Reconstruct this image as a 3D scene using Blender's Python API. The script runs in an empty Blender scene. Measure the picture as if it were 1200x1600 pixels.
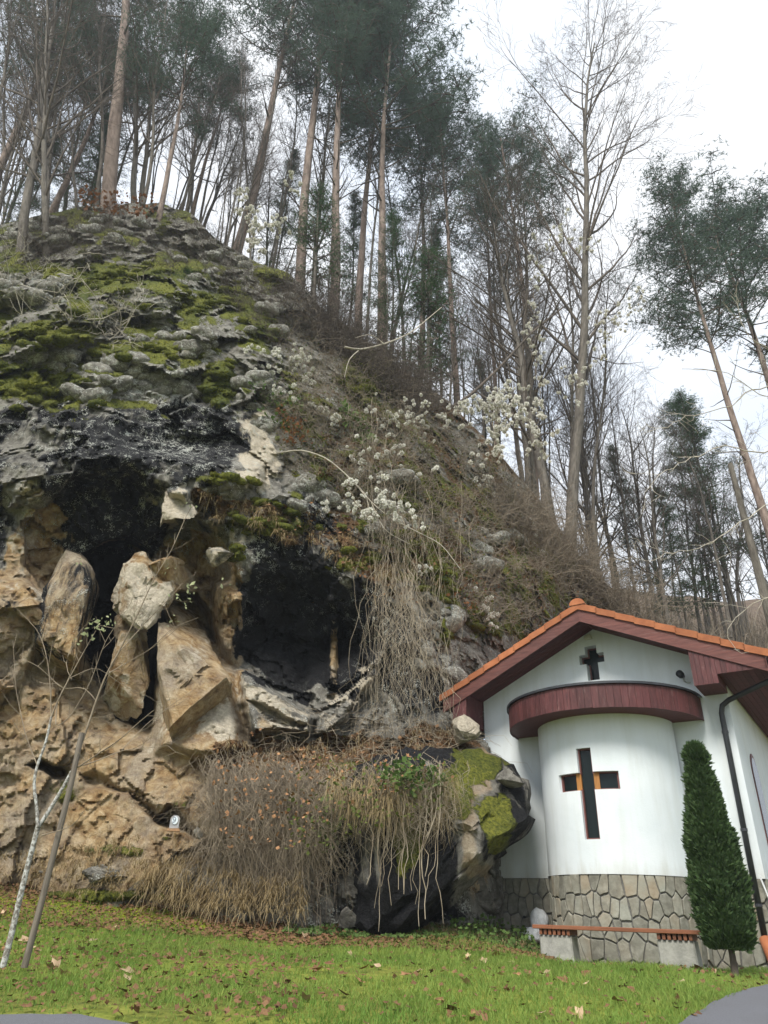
import bpy, math, random
import numpy as np
from math import sin, cos, pi, radians
from mathutils import Matrix, Vector

# ------------------------------------------------------------------ camera, world, sun, exposure
S = bpy.context.scene
F = 1109.36; PITCH = 29.647; ROLL = 1.967
_p, _r = radians(PITCH), radians(ROLL)
FW = np.array([0, cos(_p), sin(_p)])
UP0 = np.array([0, -sin(_p), cos(_p)]); RT0 = np.array([1., 0, 0])
UP = -RT0*sin(_r)+UP0*cos(_r); RT = RT0*cos(_r)+UP0*sin(_r)
cam = bpy.data.cameras.new('camera'); camo = bpy.data.objects.new('camera', cam)
S.collection.objects.link(camo); S.camera = camo
cam.sensor_fit = 'AUTO'; cam.sensor_width = 36; cam.lens = F/1600*36
cam.clip_start = .05; cam.clip_end = 2000
M4 = Matrix.Identity(4)
for i in range(3):
    M4[i][0] = RT[i]; M4[i][1] = UP[i]; M4[i][2] = -FW[i]
camo.matrix_world = M4

SUN_EL, SUN_AZ = 48., 205.      # degrees; azimuth clockwise from +Y (behind the camera, to its left)
w = bpy.data.worlds.new('World'); S.world = w; w.use_nodes = True
nt = w.node_tree; bg = nt.nodes['Background']
sky = nt.nodes.new('ShaderNodeTexSky'); sky.sky_type = 'NISHITA'; sky.sun_disc = False
sky.sun_elevation = radians(SUN_EL); sky.sun_rotation = radians(SUN_AZ)
tc = nt.nodes.new('ShaderNodeTexCoord'); nz = nt.nodes.new('ShaderNodeTexNoise')
nz.inputs['Scale'].default_value = 2.2; nz.inputs['Detail'].default_value = 5; nz.inputs['Roughness'].default_value = .5
rp = nt.nodes.new('ShaderNodeValToRGB')
rp.color_ramp.elements[0].position = .36; rp.color_ramp.elements[0].color = (.66, .77, .93, 1)
rp.color_ramp.elements[1].position = .58; rp.color_ramp.elements[1].color = (.93, .95, .98, 1)
sc = nt.nodes.new('ShaderNodeVectorMath'); sc.operation = 'SCALE'; sc.inputs['Scale'].default_value = 6.5
mx = nt.nodes.new('ShaderNodeMix'); mx.data_type = 'RGBA'; mx.inputs['Factor'].default_value = .93
L = nt.links.new
L(tc.outputs['Generated'], nz.inputs['Vector']); L(nz.outputs['Fac'], rp.inputs['Fac']); L(rp.outputs['Color'], sc.inputs[0])
L(sky.outputs['Color'], mx.inputs['A']); L(sc.outputs['Vector'], mx.inputs['B']); L(mx.outputs['Result'], bg.inputs['Color'])
bg.inputs['Strength'].default_value = .12
sl = bpy.data.lights.new('sun', 'SUN'); sl.energy = 2.9; sl.angle = radians(20); sl.color = (1, .95, .87)
so = bpy.data.objects.new('sun', sl); S.collection.objects.link(so)
az = radians(SUN_AZ); el = radians(SUN_EL)
so.rotation_euler = Vector((sin(az)*cos(el), cos(az)*cos(el), sin(el))).to_track_quat('Z', 'Y').to_euler()
S.view_settings.view_transform = 'Standard'; S.view_settings.look = 'None'
S.view_settings.exposure = 0.78; S.view_settings.gamma = 1; S.view_settings.use_curve_mapping = False
S.render.engine = 'CYCLES'

# ------------------------------------------------------------------ helpers
COL = S.collection
rng = np.random.default_rng(7); random.seed(7)

def P(px, py, Y):
    """point of the place seen at (px,py) of the photograph, at ground distance Y"""
    px = np.asarray(px, float); py = np.asarray(py, float)
    q = FW+RT*((px-600)/F)[..., None]-UP*((py-800)/F)[..., None]
    return q*(np.asarray(Y, float)/q[..., 1])[..., None]

def proj(q):
    q = np.asarray(q, float); d = q@FW
    return 600+F*(q@RT)/d, 800-F*(q@UP)/d

def _h(ix, iy, iz, seed):
    h = (ix.astype(np.int64)*374761393+iy.astype(np.int64)*668265263+iz.astype(np.int64)*2147483647+seed*974634777) & 0xffffffff
    h = ((h ^ (h >> 13))*1274126177) & 0xffffffff
    h = ((h ^ (h >> 16))*2246822519) & 0xffffffff
    return ((h ^ (h >> 13)) & 0xffffff)/float(0xffffff)
def vnoise(p, seed=0):
    f = np.floor(p); i = f.astype(np.int64); t = p-f; t = t*t*t*(t*(t*6-15)+10)
    out = 0
    for dx in (0, 1):
        wx = t[:, 0] if dx else 1-t[:, 0]
        for dy in (0, 1):
            wy = t[:, 1] if dy else 1-t[:, 1]
            for dz in (0, 1):
                wz = t[:, 2] if dz else 1-t[:, 2]
                out = out+wx*wy*wz*_h(i[:, 0]+dx, i[:, 1]+dy, i[:, 2]+dz, seed)
    return out*2-1
def fbm(p, sc, octv=4, seed=0, rough=.5, ridged=False):
    a = 1; s = 0; tot = 0; p = p*sc
    for o in range(octv):
        n = vnoise(p+o*17.3, seed+o)
        if ridged: n = 1-2*np.abs(n)
        s = s+a*n; tot += a; a *= rough; p = p*2.03
    return s/tot
def cells(p, sc, seed=0):
    """worley: F1, F2-F1 and a random value and vector per cell"""
    p = p*sc; f = np.floor(p).astype(np.int64)
    n = len(p); d1 = np.full(n, 9.); d2 = np.full(n, 9.); idr = np.zeros(n); vx = np.zeros((n, 3))
    for dx in (-1, 0, 1):
        for dy in (-1, 0, 1):
            for dz in (-1, 0, 1):
                c = f+np.array([dx, dy, dz])
                r = [_h(c[:, 0], c[:, 1], c[:, 2], seed+k) for k in range(3)]
                q = c+np.stack(r, 1); v = p-q; d = np.linalg.norm(v, axis=1)
                m = d < d1
                d2 = np.where(m, d1, np.minimum(d2, d))
                idr = np.where(m, _h(c[:, 0], c[:, 1], c[:, 2], seed+9), idr)
                vx = np.where(m[:, None], v, vx); d1 = np.where(m, d, d1)
    return d1, d2-d1, idr, vx
def sstep(x, a, b):
    t = np.clip((x-a)/(b-a), 0, 1); return t*t*(3-2*t)
def polysd(x, y, poly):
    """signed distance in pixels, positive inside"""
    poly = np.array(poly, float); n = len(poly); d = np.full(x.shape, 1e9); ins = np.zeros(x.shape, bool)
    for i in range(n):
        a = poly[i]; b = poly[(i+1) % n]; e = b-a
        wx = x-a[0]; wy = y-a[1]; t = np.clip((wx*e[0]+wy*e[1])/(e@e), 0, 1)
        d = np.minimum(d, np.hypot(wx-e[0]*t, wy-e[1]*t))
        c = ((a[1] <= y) & (b[1] > y)) | ((b[1] <= y) & (a[1] > y))
        xx = a[0]+(y-a[1])*e[0]/(e[1] if abs(e[1]) > 1e-9 else 1e-9)
        ins ^= c & (x < xx)
    return np.where(ins, d, -d)

def mesh(name, V, Fc, mats=(), smooth=False, uvs=None):
    """V (n,3); Fc either (m,k) array or list of tuples / arrays"""
    me = bpy.data.meshes.new(name); V = np.asarray(V, np.float32)
    if isinstance(Fc, np.ndarray): Fs = [Fc]
    else: Fs = None
    if Fs is not None:
        Fc = Fs[0]; m, k = Fc.shape
        me.vertices.add(len(V)); me.vertices.foreach_set('co', V.ravel())
        me.loops.add(m*k); me.loops.foreach_set('vertex_index', Fc.astype(np.int32).ravel())
        me.polygons.add(m); me.polygons.foreach_set('loop_start', np.arange(0, m*k, k, dtype=np.int32))
        me.update(calc_edges=True)
    else:
        me.from_pydata([tuple(map(float, v)) for v in V], [], [tuple(int(i) for i in f) for f in Fc]); me.update()
    for m_ in (mats if isinstance(mats, (list, tuple)) else [mats]): me.materials.append(m_)
    if smooth: me.polygons.foreach_set('use_smooth', np.ones(len(me.polygons), bool))
    return me
def attr(me, name, arr):
    a = me.color_attributes.new(name, 'FLOAT_COLOR', 'POINT')
    a.data.foreach_set('color', np.asarray(arr, np.float32).ravel())
def obj(name, me, parent=None, loc=None, label=None, cat=None, group=None, kind=None):
    o = bpy.data.objects.new(name, me); COL.objects.link(o)
    if parent: o.parent = parent
    if loc is not None: o.location = loc
    if label: o['label'] = label
    if cat: o['category'] = cat
    if group: o['group'] = group
    if kind: o['kind'] = kind
    return o
def thing(name, label, cat, loc=(0, 0, 0), group=None, rz=0):
    o = obj(name, None, None, loc, label, cat, group); o.rotation_euler = (0, 0, rz); o.empty_display_size = .2
    return o
def copy_tree(o, parent=None):
    c = o.copy(); COL.objects.link(c); c.parent = parent
    for ch in list(o.children): copy_tree(ch, c)
    return c

class MB:
    """collects simple solids into one mesh"""
    def __init__(s): s.V = []; s.F = []; s.n = 0
    def add(s, v, f):
        v = np.asarray(v, float).reshape(-1, 3); s.V.append(v); s.F += [tuple(i+s.n for i in q) for q in f]; s.n += len(v)
    def hexa(s, b, t):       # bottom quad, top quad (counter-clockwise seen from above)
        s.add(list(b)+list(t), [(3, 2, 1, 0), (4, 5, 6, 7), (0, 1, 5, 4), (1, 2, 6, 5), (2, 3, 7, 6), (3, 0, 4, 7)])
    def prism(s, A, B):      # two congruent polygons
        n = len(A); s.add(list(A)+list(B), [tuple(range(n))[::-1], tuple(range(n, 2*n))]+[(i, (i+1) % n, n+(i+1) % n, n+i) for i in range(n)])
    def tube(s, pts, rad, k=8, caps=True):
        v, f = tube(pts, rad, k)
        s.add(v, [tuple(q) for q in f])
        if caps: s.F += [tuple(s.n-len(v)+i for i in range(k))[::-1], tuple(s.n-k+i for i in range(k))]
    def build(s, name, mat, parent=None, smooth=False, bevel=0, **kw):
        me = mesh(name, np.concatenate(s.V), s.F, mat, smooth)
        o = obj(name, me, parent, **kw)
        if bevel:
            import bmesh
            b = bmesh.new(); b.from_mesh(me); bmesh.ops.recalc_face_normals(b, faces=b.faces)
            bmesh.ops.bevel(b, geom=b.edges[:], offset=bevel, segments=1, affect='EDGES'); b.to_mesh(me); b.free()
        return o

def tube(pts, rad, k=5):
    pts = np.asarray(pts, float); n = len(pts); rad = np.broadcast_to(np.asarray(rad, float), (n,))
    t = np.gradient(pts, axis=0); t /= np.linalg.norm(t, axis=1)[:, None]+1e-9
    ref = np.array([0, 0, 1.]) if abs(t[0, 2]) < .9 else np.array([1., 0, 0])
    a = np.cross(t, ref); a /= np.linalg.norm(a, axis=1)[:, None]+1e-9; b = np.cross(t, a)
    an = np.arange(k)*2*pi/k
    V = pts[:, None]+rad[:, None, None]*(a[:, None]*np.cos(an)[None, :, None]+b[:, None]*np.sin(an)[None, :, None])
    i = np.arange(n-1)[:, None]*k; j = np.arange(k)[None]; j2 = (j+1) % k
    Fq = np.stack([i+j, i+j2, i+k+j2, i+k+j], -1).reshape(-1, 4)
    return V.reshape(-1, 3), Fq
class TB:
    """collects tubes fast"""
    def __init__(s): s.V = []; s.F = []; s.n = 0
    def add(s, pts, rad, k=4):
        v, f = tube(pts, rad, k); s.V.append(v); s.F.append(f+s.n); s.n += len(v)
    def mesh(s, name, mat, smooth=True):
        return mesh(name, np.concatenate(s.V), np.concatenate(s.F), mat, smooth)

# ------------------------------------------------------------------ materials
class NB:
    def __init__(s, name, rough=.8, spec=.3):
        s.m = bpy.data.materials.new(name); s.m.use_nodes = True; s.t = s.m.node_tree
        s.b = s.t.nodes['Principled BSDF']; s.b.inputs['Roughness'].default_value = rough
        s.b.inputs['Specular IOR Level'].default_value = spec; s.tc = None
    def N(s, k, **kw):
        n = s.t.nodes.new('ShaderNode'+k)
        for a, v in kw.items(): setattr(n, a, v)
        return n
    def l(s, a, b): s.t.links.new(a, b)
    def co(s, which='Object', scale=None):
        if not s.tc: s.tc = s.N('TexCoord')
        o = s.tc.outputs[which]
        if scale:
            m = s.N('Mapping'); m.inputs['Scale'].default_value = scale; s.l(o, m.inputs['Vector']); o = m.outputs['Vector']
        return o
    def noise(s, sc, det=4, ro=.55, co=None, dist=0):
        n = s.N('TexNoise'); n.inputs['Scale'].default_value = sc; n.inputs['Detail'].default_value = det
        n.inputs['Roughness'].default_value = ro; n.inputs['Distortion'].default_value = dist
        s.l(co or s.co(), n.inputs['Vector']); return n.outputs['Fac']
    def vor(s, sc, feat='F1', co=None):
        n = s.N('TexVoronoi', feature=feat); n.inputs['Scale'].default_value = sc; s.l(co or s.co(), n.inputs['Vector']); return n.outputs['Distance']
    def ramp(s, f, stops):
        r = s.N('ValToRGB'); e = r.color_ramp.elements
        while len(e) < len(stops): e.new(.5)
        for i, (p, c) in enumerate(stops):
            e[i].position = p; e[i].color = (*c, 1) if isinstance(c, tuple) else (c, c, c, 1)
        s.l(f, r.inputs['Fac']); return r.outputs['Color']
    def mix(s, f, a, b, mode='MIX'):
        m = s.N('Mix', data_type='RGBA', blend_type=mode)
        for v, k in ((f, 'Factor'), (a, 'A'), (b, 'B')):
            if hasattr(v, 'links'): s.l(v, m.inputs[k])
            elif isinstance(v, tuple): m.inputs[k].default_value = (*v, 1)
            else: m.inputs[k].default_value = v
        return m.outputs['Result']
    def math(s, op, a, b=None, c=None):
        m = s.N('Math', operation=op)
        for i, v in enumerate((a, b, c)):
            if v is None: continue
            if hasattr(v, 'links'): s.l(v, m.inputs[i])
            else: m.inputs[i].default_value = v
        return m.outputs[0]
    def bump(s, h, st=.5, d=.05, prev=None):
        b = s.N('Bump'); b.inputs['Strength'].default_value = st; b.inputs['Distance'].default_value = d
        s.l(h, b.inputs['Height'])
        if prev: s.l(prev, b.inputs['Normal'])
        s.l(b.outputs['Normal'], s.b.inputs['Normal']); return b.outputs['Normal']
    def col(s, c):
        if hasattr(c, 'links'): s.l(c, s.b.inputs['Base Color'])
        else: s.b.inputs['Base Color'].default_value = (*c, 1)
        return s

def simple(name, c1, c2, sc=8, rough=.8, bump=.3, bd=.01, spec=.3, scale=None, rnd=0, det=5):
    n = NB(name, rough, spec); co = n.co(scale=scale); f = n.noise(sc, det, .6, co)
    c = n.ramp(f, [(.3, c1), (.7, c2)])
    if rnd:
        oi = n.N('ObjectInfo'); v = n.math('MULTIPLY_ADD', oi.outputs['Random'], rnd, 1-rnd/2)
        h = n.N('HueSaturation'); n.l(v, h.inputs['Value']); n.l(c, h.inputs['Color']); c = h.outputs['Color']
    n.col(c)
    if bump: n.bump(n.noise(sc*3, det, .6, co), bump, bd)
    return n.m

def rock_material(name='limestone'):
    n = NB(name, .85, .25)
    A = n.N('VertexColor', layer_name='zone'); B = n.N('VertexColor', layer_name='zone2')
    sa = n.N('SeparateColor'); sb = n.N('SeparateColor'); n.l(A.outputs['Color'], sa.inputs[0]); n.l(B.outputs['Color'], sb.inputs[0])
    moss, black, ochre, pale = sa.outputs[0], sa.outputs[1], sa.outputs[2], A.outputs['Alpha']
    litter, speck = sb.outputs[0], sb.outputs[1]
    n1 = n.noise(.9, 8, .65); n2 = n.noise(4.5, 8, .68, dist=.4); n3 = n.noise(22, 6, .7); 
    streak = n.noise(1.0, 6, .65, n.co(scale=(3.2, 3.2, .55)), dist=.5)
    fine = n.noise(70, 3, .7)
    def cut(mask, nn, w=.9, lo=.42, hi=.58):
        v = n.math('ADD', mask, n.math('MULTIPLY', n.math('SUBTRACT', nn, .5), w))
        return n.ramp(v, [(lo, 0.), (hi, 1.)])
    grey = n.ramp(n2, [(.28, (.075, .07, .06)), (.45, (.19, .18, .155)), (.6, (.32, .305, .265)), (.8, (.46, .44, .39))])
    och = n.ramp(n2, [(.25, (.12, .065, .028)), (.40, (.28, .17, .075)), (.52, (.46, .32, .165)), (.68, (.66, .53, .34)), (.80, (.56, .33, .09))])
    och = n.mix(n.ramp(n1, [(.42, 0.), (.6, .6)]), och, n.ramp(n3, [(.3, (.24, .21, .17)), (.7, (.56, .52, .44))]))
    c = n.mix(cut(ochre, n1), grey, och)
    c = n.mix(cut(pale, n2, 1.1, .45, .6), c, n.ramp(n3, [(.3, (.40, .34, .25)), (.65, (.72, .65, .52))]))
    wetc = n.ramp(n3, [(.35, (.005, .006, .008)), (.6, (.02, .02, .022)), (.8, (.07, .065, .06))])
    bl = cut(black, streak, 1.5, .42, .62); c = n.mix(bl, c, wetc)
    # crusts of white lichen
    vs = n.math('LESS_THAN', n.vor(34), n.math('MULTIPLY', n.math('SUBTRACT', n.noise(5, 4), .43), 2.3))
    vl = n.math('GREATER_THAN', n.noise(11, 8, .75), n.math('SUBTRACT', .72, n.math('MULTIPLY', speck, .2)))
    vv = n.math('MAXIMUM', vs, vl)
    c = n.mix(n.math('MULTIPLY', vv, n.ramp(speck, [(.12, 0.), (.3, .9)])), c, n.ramp(fine, [(.3, (.40, .42, .38)), (.7, (.68, .69, .62))]))
    lit = n.ramp(n3, [(.3, (.045, .028, .014)), (.5, (.13, .075, .035)), (.62, (.20, .12, .06)), (.75, (.09, .085, .03))])
    c = n.mix(cut(litter, n2, 1.1), c, lit)
    ms = n.ramp(n3, [(.28, (.025, .033, .006)), (.42, (.09, .105, .014)), (.56, (.20, .205, .028)), (.75, (.33, .31, .05))])
    ms = n.mix(n.ramp(n1, [(.35, .75), (.6, 0.)]), ms, n.ramp(n3, [(.3, (.02, .03, .008)), (.7, (.075, .11, .025))]))
    mf = cut(moss, n2, .8, .44, .52); c = n.mix(mf, c, ms)
    n.col(c)
    n.l(n.ramp(bl, [(0, .88), (1, .72)]), n.b.inputs['Roughness'])
    h = n.math('ADD', n.math('MULTIPLY', n2, 1.3), n.math('MULTIPLY', n3, .5))
    
    p = n.bump(h, .9, .16); n.bump(n.math('ADD', fine, n.math('MULTIPLY', mf, .5)), .6, .03, p)
    return n.m

M_ROCK = rock_material()
M_BARK = simple('grey_bark', (.06, .052, .044), (.19, .17, .145), 6, .9, .8, .03, scale=(3, 3, .6))
M_BARKP = simple('pine_bark', (.11, .08, .065), (.30, .235, .20), 5, .9, .8, .04, scale=(3, 3, .7))
M_TWIG = simple('twig_bark', (.05, .042, .035), (.13, .105, .085), 3, .9, 0)
M_BRUSH = simple('dry_brush', (.13, .105, .075), (.32, .27, .21), 3, .9, 0)
M_VINE = simple('dry_vine', (.17, .135, .09), (.42, .36, .27), 4, .9, 0)
def leafmat(name, a, b, c, sc=1.3, tr=.25):
    n = NB(name, .75, .2); f = n.noise(sc, 5, .7); g = n.noise(sc*14, 2)
    n.col(n.mix(n.ramp(g, [(.3, 0.), (.7, 1.)]), n.ramp(f, [(.3, a), (.7, b)]), c))
    try: n.b.inputs['Subsurface Weight'].default_value = 0
    except Exception: pass
    if tr:
        t = n.N('BsdfTranslucent'); ms = n.N('MixShader'); ms.inputs[0].default_value = tr
        out = n.t.nodes['Material Output']; n.l(n.b.outputs[0], ms.inputs[1]); n.l(t.outputs[0], ms.inputs[2]); n.l(ms.outputs[0], out.inputs['Surface'])
        n.l(n.b.inputs['Base Color'].links[0].from_socket, t.inputs['Color'])
    return n.m
M_NEEDLE = leafmat('pine_needles', (.055, .09, .062), (.115, .165, .12), (.08, .12, .09), tr=.4)
M_SPRUCE = leafmat('spruce_needles', (.04, .085, .03), (.08, .14, .05), (.05, .10, .045), tr=.35)
M_THUJA = leafmat('thuja_leaves', (.02, .055, .022), (.06, .12, .04), (.09, .13, .05), 3)
M_GRASS = leafmat('grass_blades', (.12, .23, .04), (.42, .46, .12), (.18, .30, .06), .9, .45)
M_IVY = leafmat('ivy_leaves', (.05, .10, .025), (.15, .22, .06), (.09, .15, .04), 5)
M_IVYD = leafmat('olive_leaves', (.06, .09, .02), (.16, .18, .045), (.10, .12, .03), 2)
M_DRYGRASS = leafmat('dry_grass', (.22, .16, .08), (.46, .38, .22), (.34, .26, .14), 2)
M_DEAD = simple('dead_leaves', (.10, .045, .02), (.34, .19, .09), 9, .8, 0, rnd=.8)
M_DEADPALE = simple('pale_dead_leaves', (.26, .17, .09), (.55, .42, .28), 6, .8, 0, rnd=.6)
M_FLUFF = simple('clematis_fluff', (.74, .72, .66), (.88, .87, .82), 12, .95, 0)
M_FERN = leafmat('brown_leaves', (.13, .05, .02), (.25, .11, .04), (.18, .08, .03), 2)

# ------------------------------------------------------------------ ground
def gz(x, y):
    x = np.asarray(x, float); y = np.asarray(y, float)
    z = np.interp(y, [-30, 0, 3, 6, 8, 10, 12, 12.8, 14, 40], [-1.6, -1.5, -1.2, -.66, -.52, -.46, -.24, -.08, .05, .6])
    z = z+np.clip(-x-.5, 0, 7)*.062*sstep(y, 8.5, 13)-sstep(x, 1.2, 3.2)*sstep(y, 9.6, 12.8)*.36
    return z
def grid_ground(name, xs, ys, dz, mat, bumpa, kind='structure'):
    X, Y = np.meshgrid(xs, ys); p = np.stack([X.ravel(), Y.ravel(), np.zeros(X.size)], 1)
    z = gz(p[:, 0], p[:, 1])+dz+bumpa*fbm(p, 1.1, 4, 5)
    V = np.stack([p[:, 0], p[:, 1], z], 1); nx = len(xs); ny = len(ys)
    i = (np.arange(ny-1)[:, None]*nx+np.arange(nx-1)[None]).ravel()
    me = mesh(name, V, np.stack([i, i+1, i+nx+1, i+nx], 1), mat, True)
    xx, yy = V[:, 0], V[:, 1]; lit_ = sstep(yy, 10.6, 12.4)*.75+.35*sstep(-xx, .5, 4)*sstep(yy, 6.5, 8)
    ms_ = .75*np.exp(-((xx+4.2)/1.9)**2-((yy-11.7)/.55)**2)+.35*sstep(-xx, 0, 3)
    attr(me, 'zone', np.stack([lit_, ms_, 0*xx, 0*xx+1], 1)); return obj(name, me, kind=kind)
def lawn_material():
    n = NB('lawn_soil', .95, .1); a = n.noise(.55, 5, .6); b = n.noise(7, 6, .7); c = n.noise(45, 4, .7)
    vc = n.N('VertexColor', layer_name='zone'); se = n.N('SeparateColor'); n.l(vc.outputs['Color'], se.inputs[0])
    g = n.ramp(b, [(.3, (.07, .11, .018)), (.5, (.20, .24, .04)), (.7, (.33, .34, .07))])
    m = n.ramp(c, [(.35, (.05, .04, .02)), (.6, (.16, .15, .05))])
    cc = n.mix(n.ramp(a, [(.42, .1), (.62, .6)]), g, m)
    li = n.ramp(n.math('ADD', se.outputs[0], n.math('MULTIPLY', n.math('SUBTRACT', b, .5), 1.3)), [(.4, 0.), (.6, 1.)])
    cc = n.mix(li, cc, n.ramp(c, [(.3, (.05, .03, .018)), (.7, (.19, .115, .06))]))
    mo = n.ramp(n.math('ADD', se.outputs[1], n.math('MULTIPLY', n.math('SUBTRACT', b, .5), 1.)), [(.42, 0.), (.58, 1.)])
    cc = n.mix(mo, cc, n.ramp(c, [(.3, (.16, .20, .02)), (.7, (.38, .40, .05))]))
    n.col(cc); n.bump(c, .8, .03); return n.m
M_LAWN = lawn_material()
grid_ground('ground', np.concatenate([np.linspace(-300, -12, 10), np.linspace(-11, 11, 90), np.linspace(12, 300, 10)]),
            np.concatenate([np.linspace(-200, 2, 8), np.linspace(3, 15, 60), np.linspace(16, 300, 12)]), 0, M_LAWN, .035)
def asphalt():
    n = NB('asphalt', .85, .3); c = n.noise(160, 3, .8); b = n.noise(2, 5, .6)
    n.col(n.mix(n.ramp(b, [(.35, .2), (.7, .8)]), n.ramp(c, [(.3, (.07, .073, .085)), (.7, (.20, .205, .225))]), (.12, .122, .13))); n.bump(c, .6, .01); return n.m
M_ASPH = asphalt()
def road(name, edge):   # edge: far boundary of the asphalt as points
    edge = np.array(edge, float); tt_ = np.linspace(0, len(edge)-1, 220); edge = np.stack([np.interp(tt_, np.arange(len(edge)), edge[:, k]) for k in (0, 1)], 1)
    edge[:, 1] += .05*fbm(np.stack([edge[:, 0], edge[:, 1], 0*edge[:, 0]], 1), 3.5, 4, 8); n = len(edge); V = []; rows = 12
    for r in range(rows):
        t = r/(rows-1)
        for e in edge:
            x = e[0]; y = e[1]*(1-t)+(-14)*t; V.append((x, y, gz(x, y)+.045))
    V += [(e[0], e[1]+.02, gz(e[0], e[1])-.1) for e in edge]
    Fq = [(r*n+i, (r+1)*n+i, (r+1)*n+i+1, r*n+i+1) for r in range(rows-1) for i in range(n-1)]
    Fq += [(rows*n+i, i, i+1, rows*n+i+1) for i in range(n-1)]
    return obj(name, mesh(name, V, Fq, M_ASPH), kind='structure')
M_PATH = road('road', [(-9, 5.35), (-5, 5.62), (-2.45, 5.81), (-1.95, 5.9), (-1.3, 5.68), (-.6, 5.3), (.4, 5.2), (1.5, 5.6), (2.2, 6.15), (2.8, 7.0), (3.4, 7.75), (3.95, 8.3), (4.8, 9.0), (6, 9.8), (9, 11.5)])

# ------------------------------------------------------------------ chapel (local frame: x along the gable wall, y into the building)
A = radians(34.208); ORG = np.array([4.053, 12.8, 0.])
def WL(u, n, z):    # chapel local -> world; n is out of the wall
    return np.array([ORG[0]+u*cos(A)-n*sin(A), ORG[1]-u*sin(A)-n*cos(A), z])
def plaster():
    n = NB('white_plaster', .9, .2); b = n.noise(1.1, 5, .6); s = n.noise(1.5, 5, .6, n.co(scale=(3, 3, .35))); f = n.noise(60, 4, .7)
    c = n.ramp(b, [(.3, (.60, .655, .68)), (.7, (.70, .745, .765))])
    c = n.mix(n.ramp(s, [(.45, 0.), (.75, .5)]), c, (.50, .53, .50)); 
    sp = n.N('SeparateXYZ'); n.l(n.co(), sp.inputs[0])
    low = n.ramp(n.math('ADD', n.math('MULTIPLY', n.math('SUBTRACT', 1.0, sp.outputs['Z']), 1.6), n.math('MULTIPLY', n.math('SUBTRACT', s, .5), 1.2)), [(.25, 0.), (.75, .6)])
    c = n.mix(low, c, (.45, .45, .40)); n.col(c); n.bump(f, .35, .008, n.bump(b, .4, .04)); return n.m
M_PLASTER = plaster()
def wood(name, a, b, worn=(.42, .30, .27), sc=(14, 14, 1.6), wear=.35):
    n = NB(name, .62, .35); g = n.noise(2.2, 6, .65, n.co(scale=sc), dist=.6); w_ = n.noise(3.5, 6, .75, n.co(scale=(sc[0]*.5, sc[1]*.5, sc[2])))
    c = n.ramp(g, [(.3, a), (.7, b)]); c = n.mix(n.ramp(w_, [(.55, 0.), (.75, wear)]), c, worn)
    oi = n.N('ObjectInfo'); h = n.N('HueSaturation'); n.l(n.math('MULTIPLY_ADD', oi.outputs['Random'], .5, .75), h.inputs['Value']); n.l(c, h.inputs['Color'])
    n.col(h.outputs['Color']); n.bump(g, .4, .006); return n.m
M_WOOD = wood('plum_stained_wood', (.045, .014, .015), (.115, .036, .036), wear=.28)
M_BARGE = wood('barge_wood', (.07, .025, .021), (.15, .052, .042), sc=(1.6, 10, 14), wear=.3)
M_SOFF = wood('soffit_wood', (.05, .012, .013), (.11, .026, .026), sc=(2, 10, 10), wear=.1)
M_TILE = simple('terracotta', (.26, .088, .038), (.40, .15, .065), 5, .8, .4, .01, rnd=.35)
M_DARKMET = simple('dark_metal', (.012, .014, .018), (.035, .038, .045), 5, .45, .2, .003, spec=.5)
M_GLASS = NB('dark_glass', .2, .25).col((.006, .012, .012)).m
M_FRAME = wood('window_frame_wood', (.10, .035, .03), (.20, .08, .07), wear=.4)
M_YWOOD = wood('varnished_wood', (.30, .13, .03), (.48, .22, .06), wear=.1)
M_MORTAR = simple('mortar', (.10, .098, .09), (.20, .195, .18), 30, .95, .6, .01)
def flag():
    n = NB('flagstone', .75, .35); oi = n.N('ObjectInfo'); v = n.N('VectorMath', operation='ADD'); n.l(n.co(), v.inputs[0]); n.l(oi.outputs['Location'], v.inputs[1])
    cc = n.N('CombineXYZ'); n.l(n.math('MULTIPLY', oi.outputs['Random'], 40), cc.inputs[2]); n.l(cc.outputs[0], v.inputs[1])
    g = n.noise(9, 8, .65, v.outputs[0]); s = n.noise(2.5, 3, .5, v.outputs[0])
    c = n.ramp(g, [(.3, (.135, .13, .105)), (.5, (.22, .215, .175)), (.72, (.34, .335, .285))])
    c = n.mix(n.ramp(oi.outputs['Random'], [(0, 0.), (.5, .25), (1, .7)]), c, n.ramp(s, [(.35, (.22, .17, .11)), (.65, (.24, .25, .215))]))
    h = n.N('HueSaturation'); n.l(n.math('MULTIPLY_ADD', oi.outputs['Random'], .5, .8), h.inputs['Value']); n.l(c, h.inputs['Color'])
    n.col(h.outputs['Color']); n.bump(g, .7, .02); return n.m
M_FLAG = flag()

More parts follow.
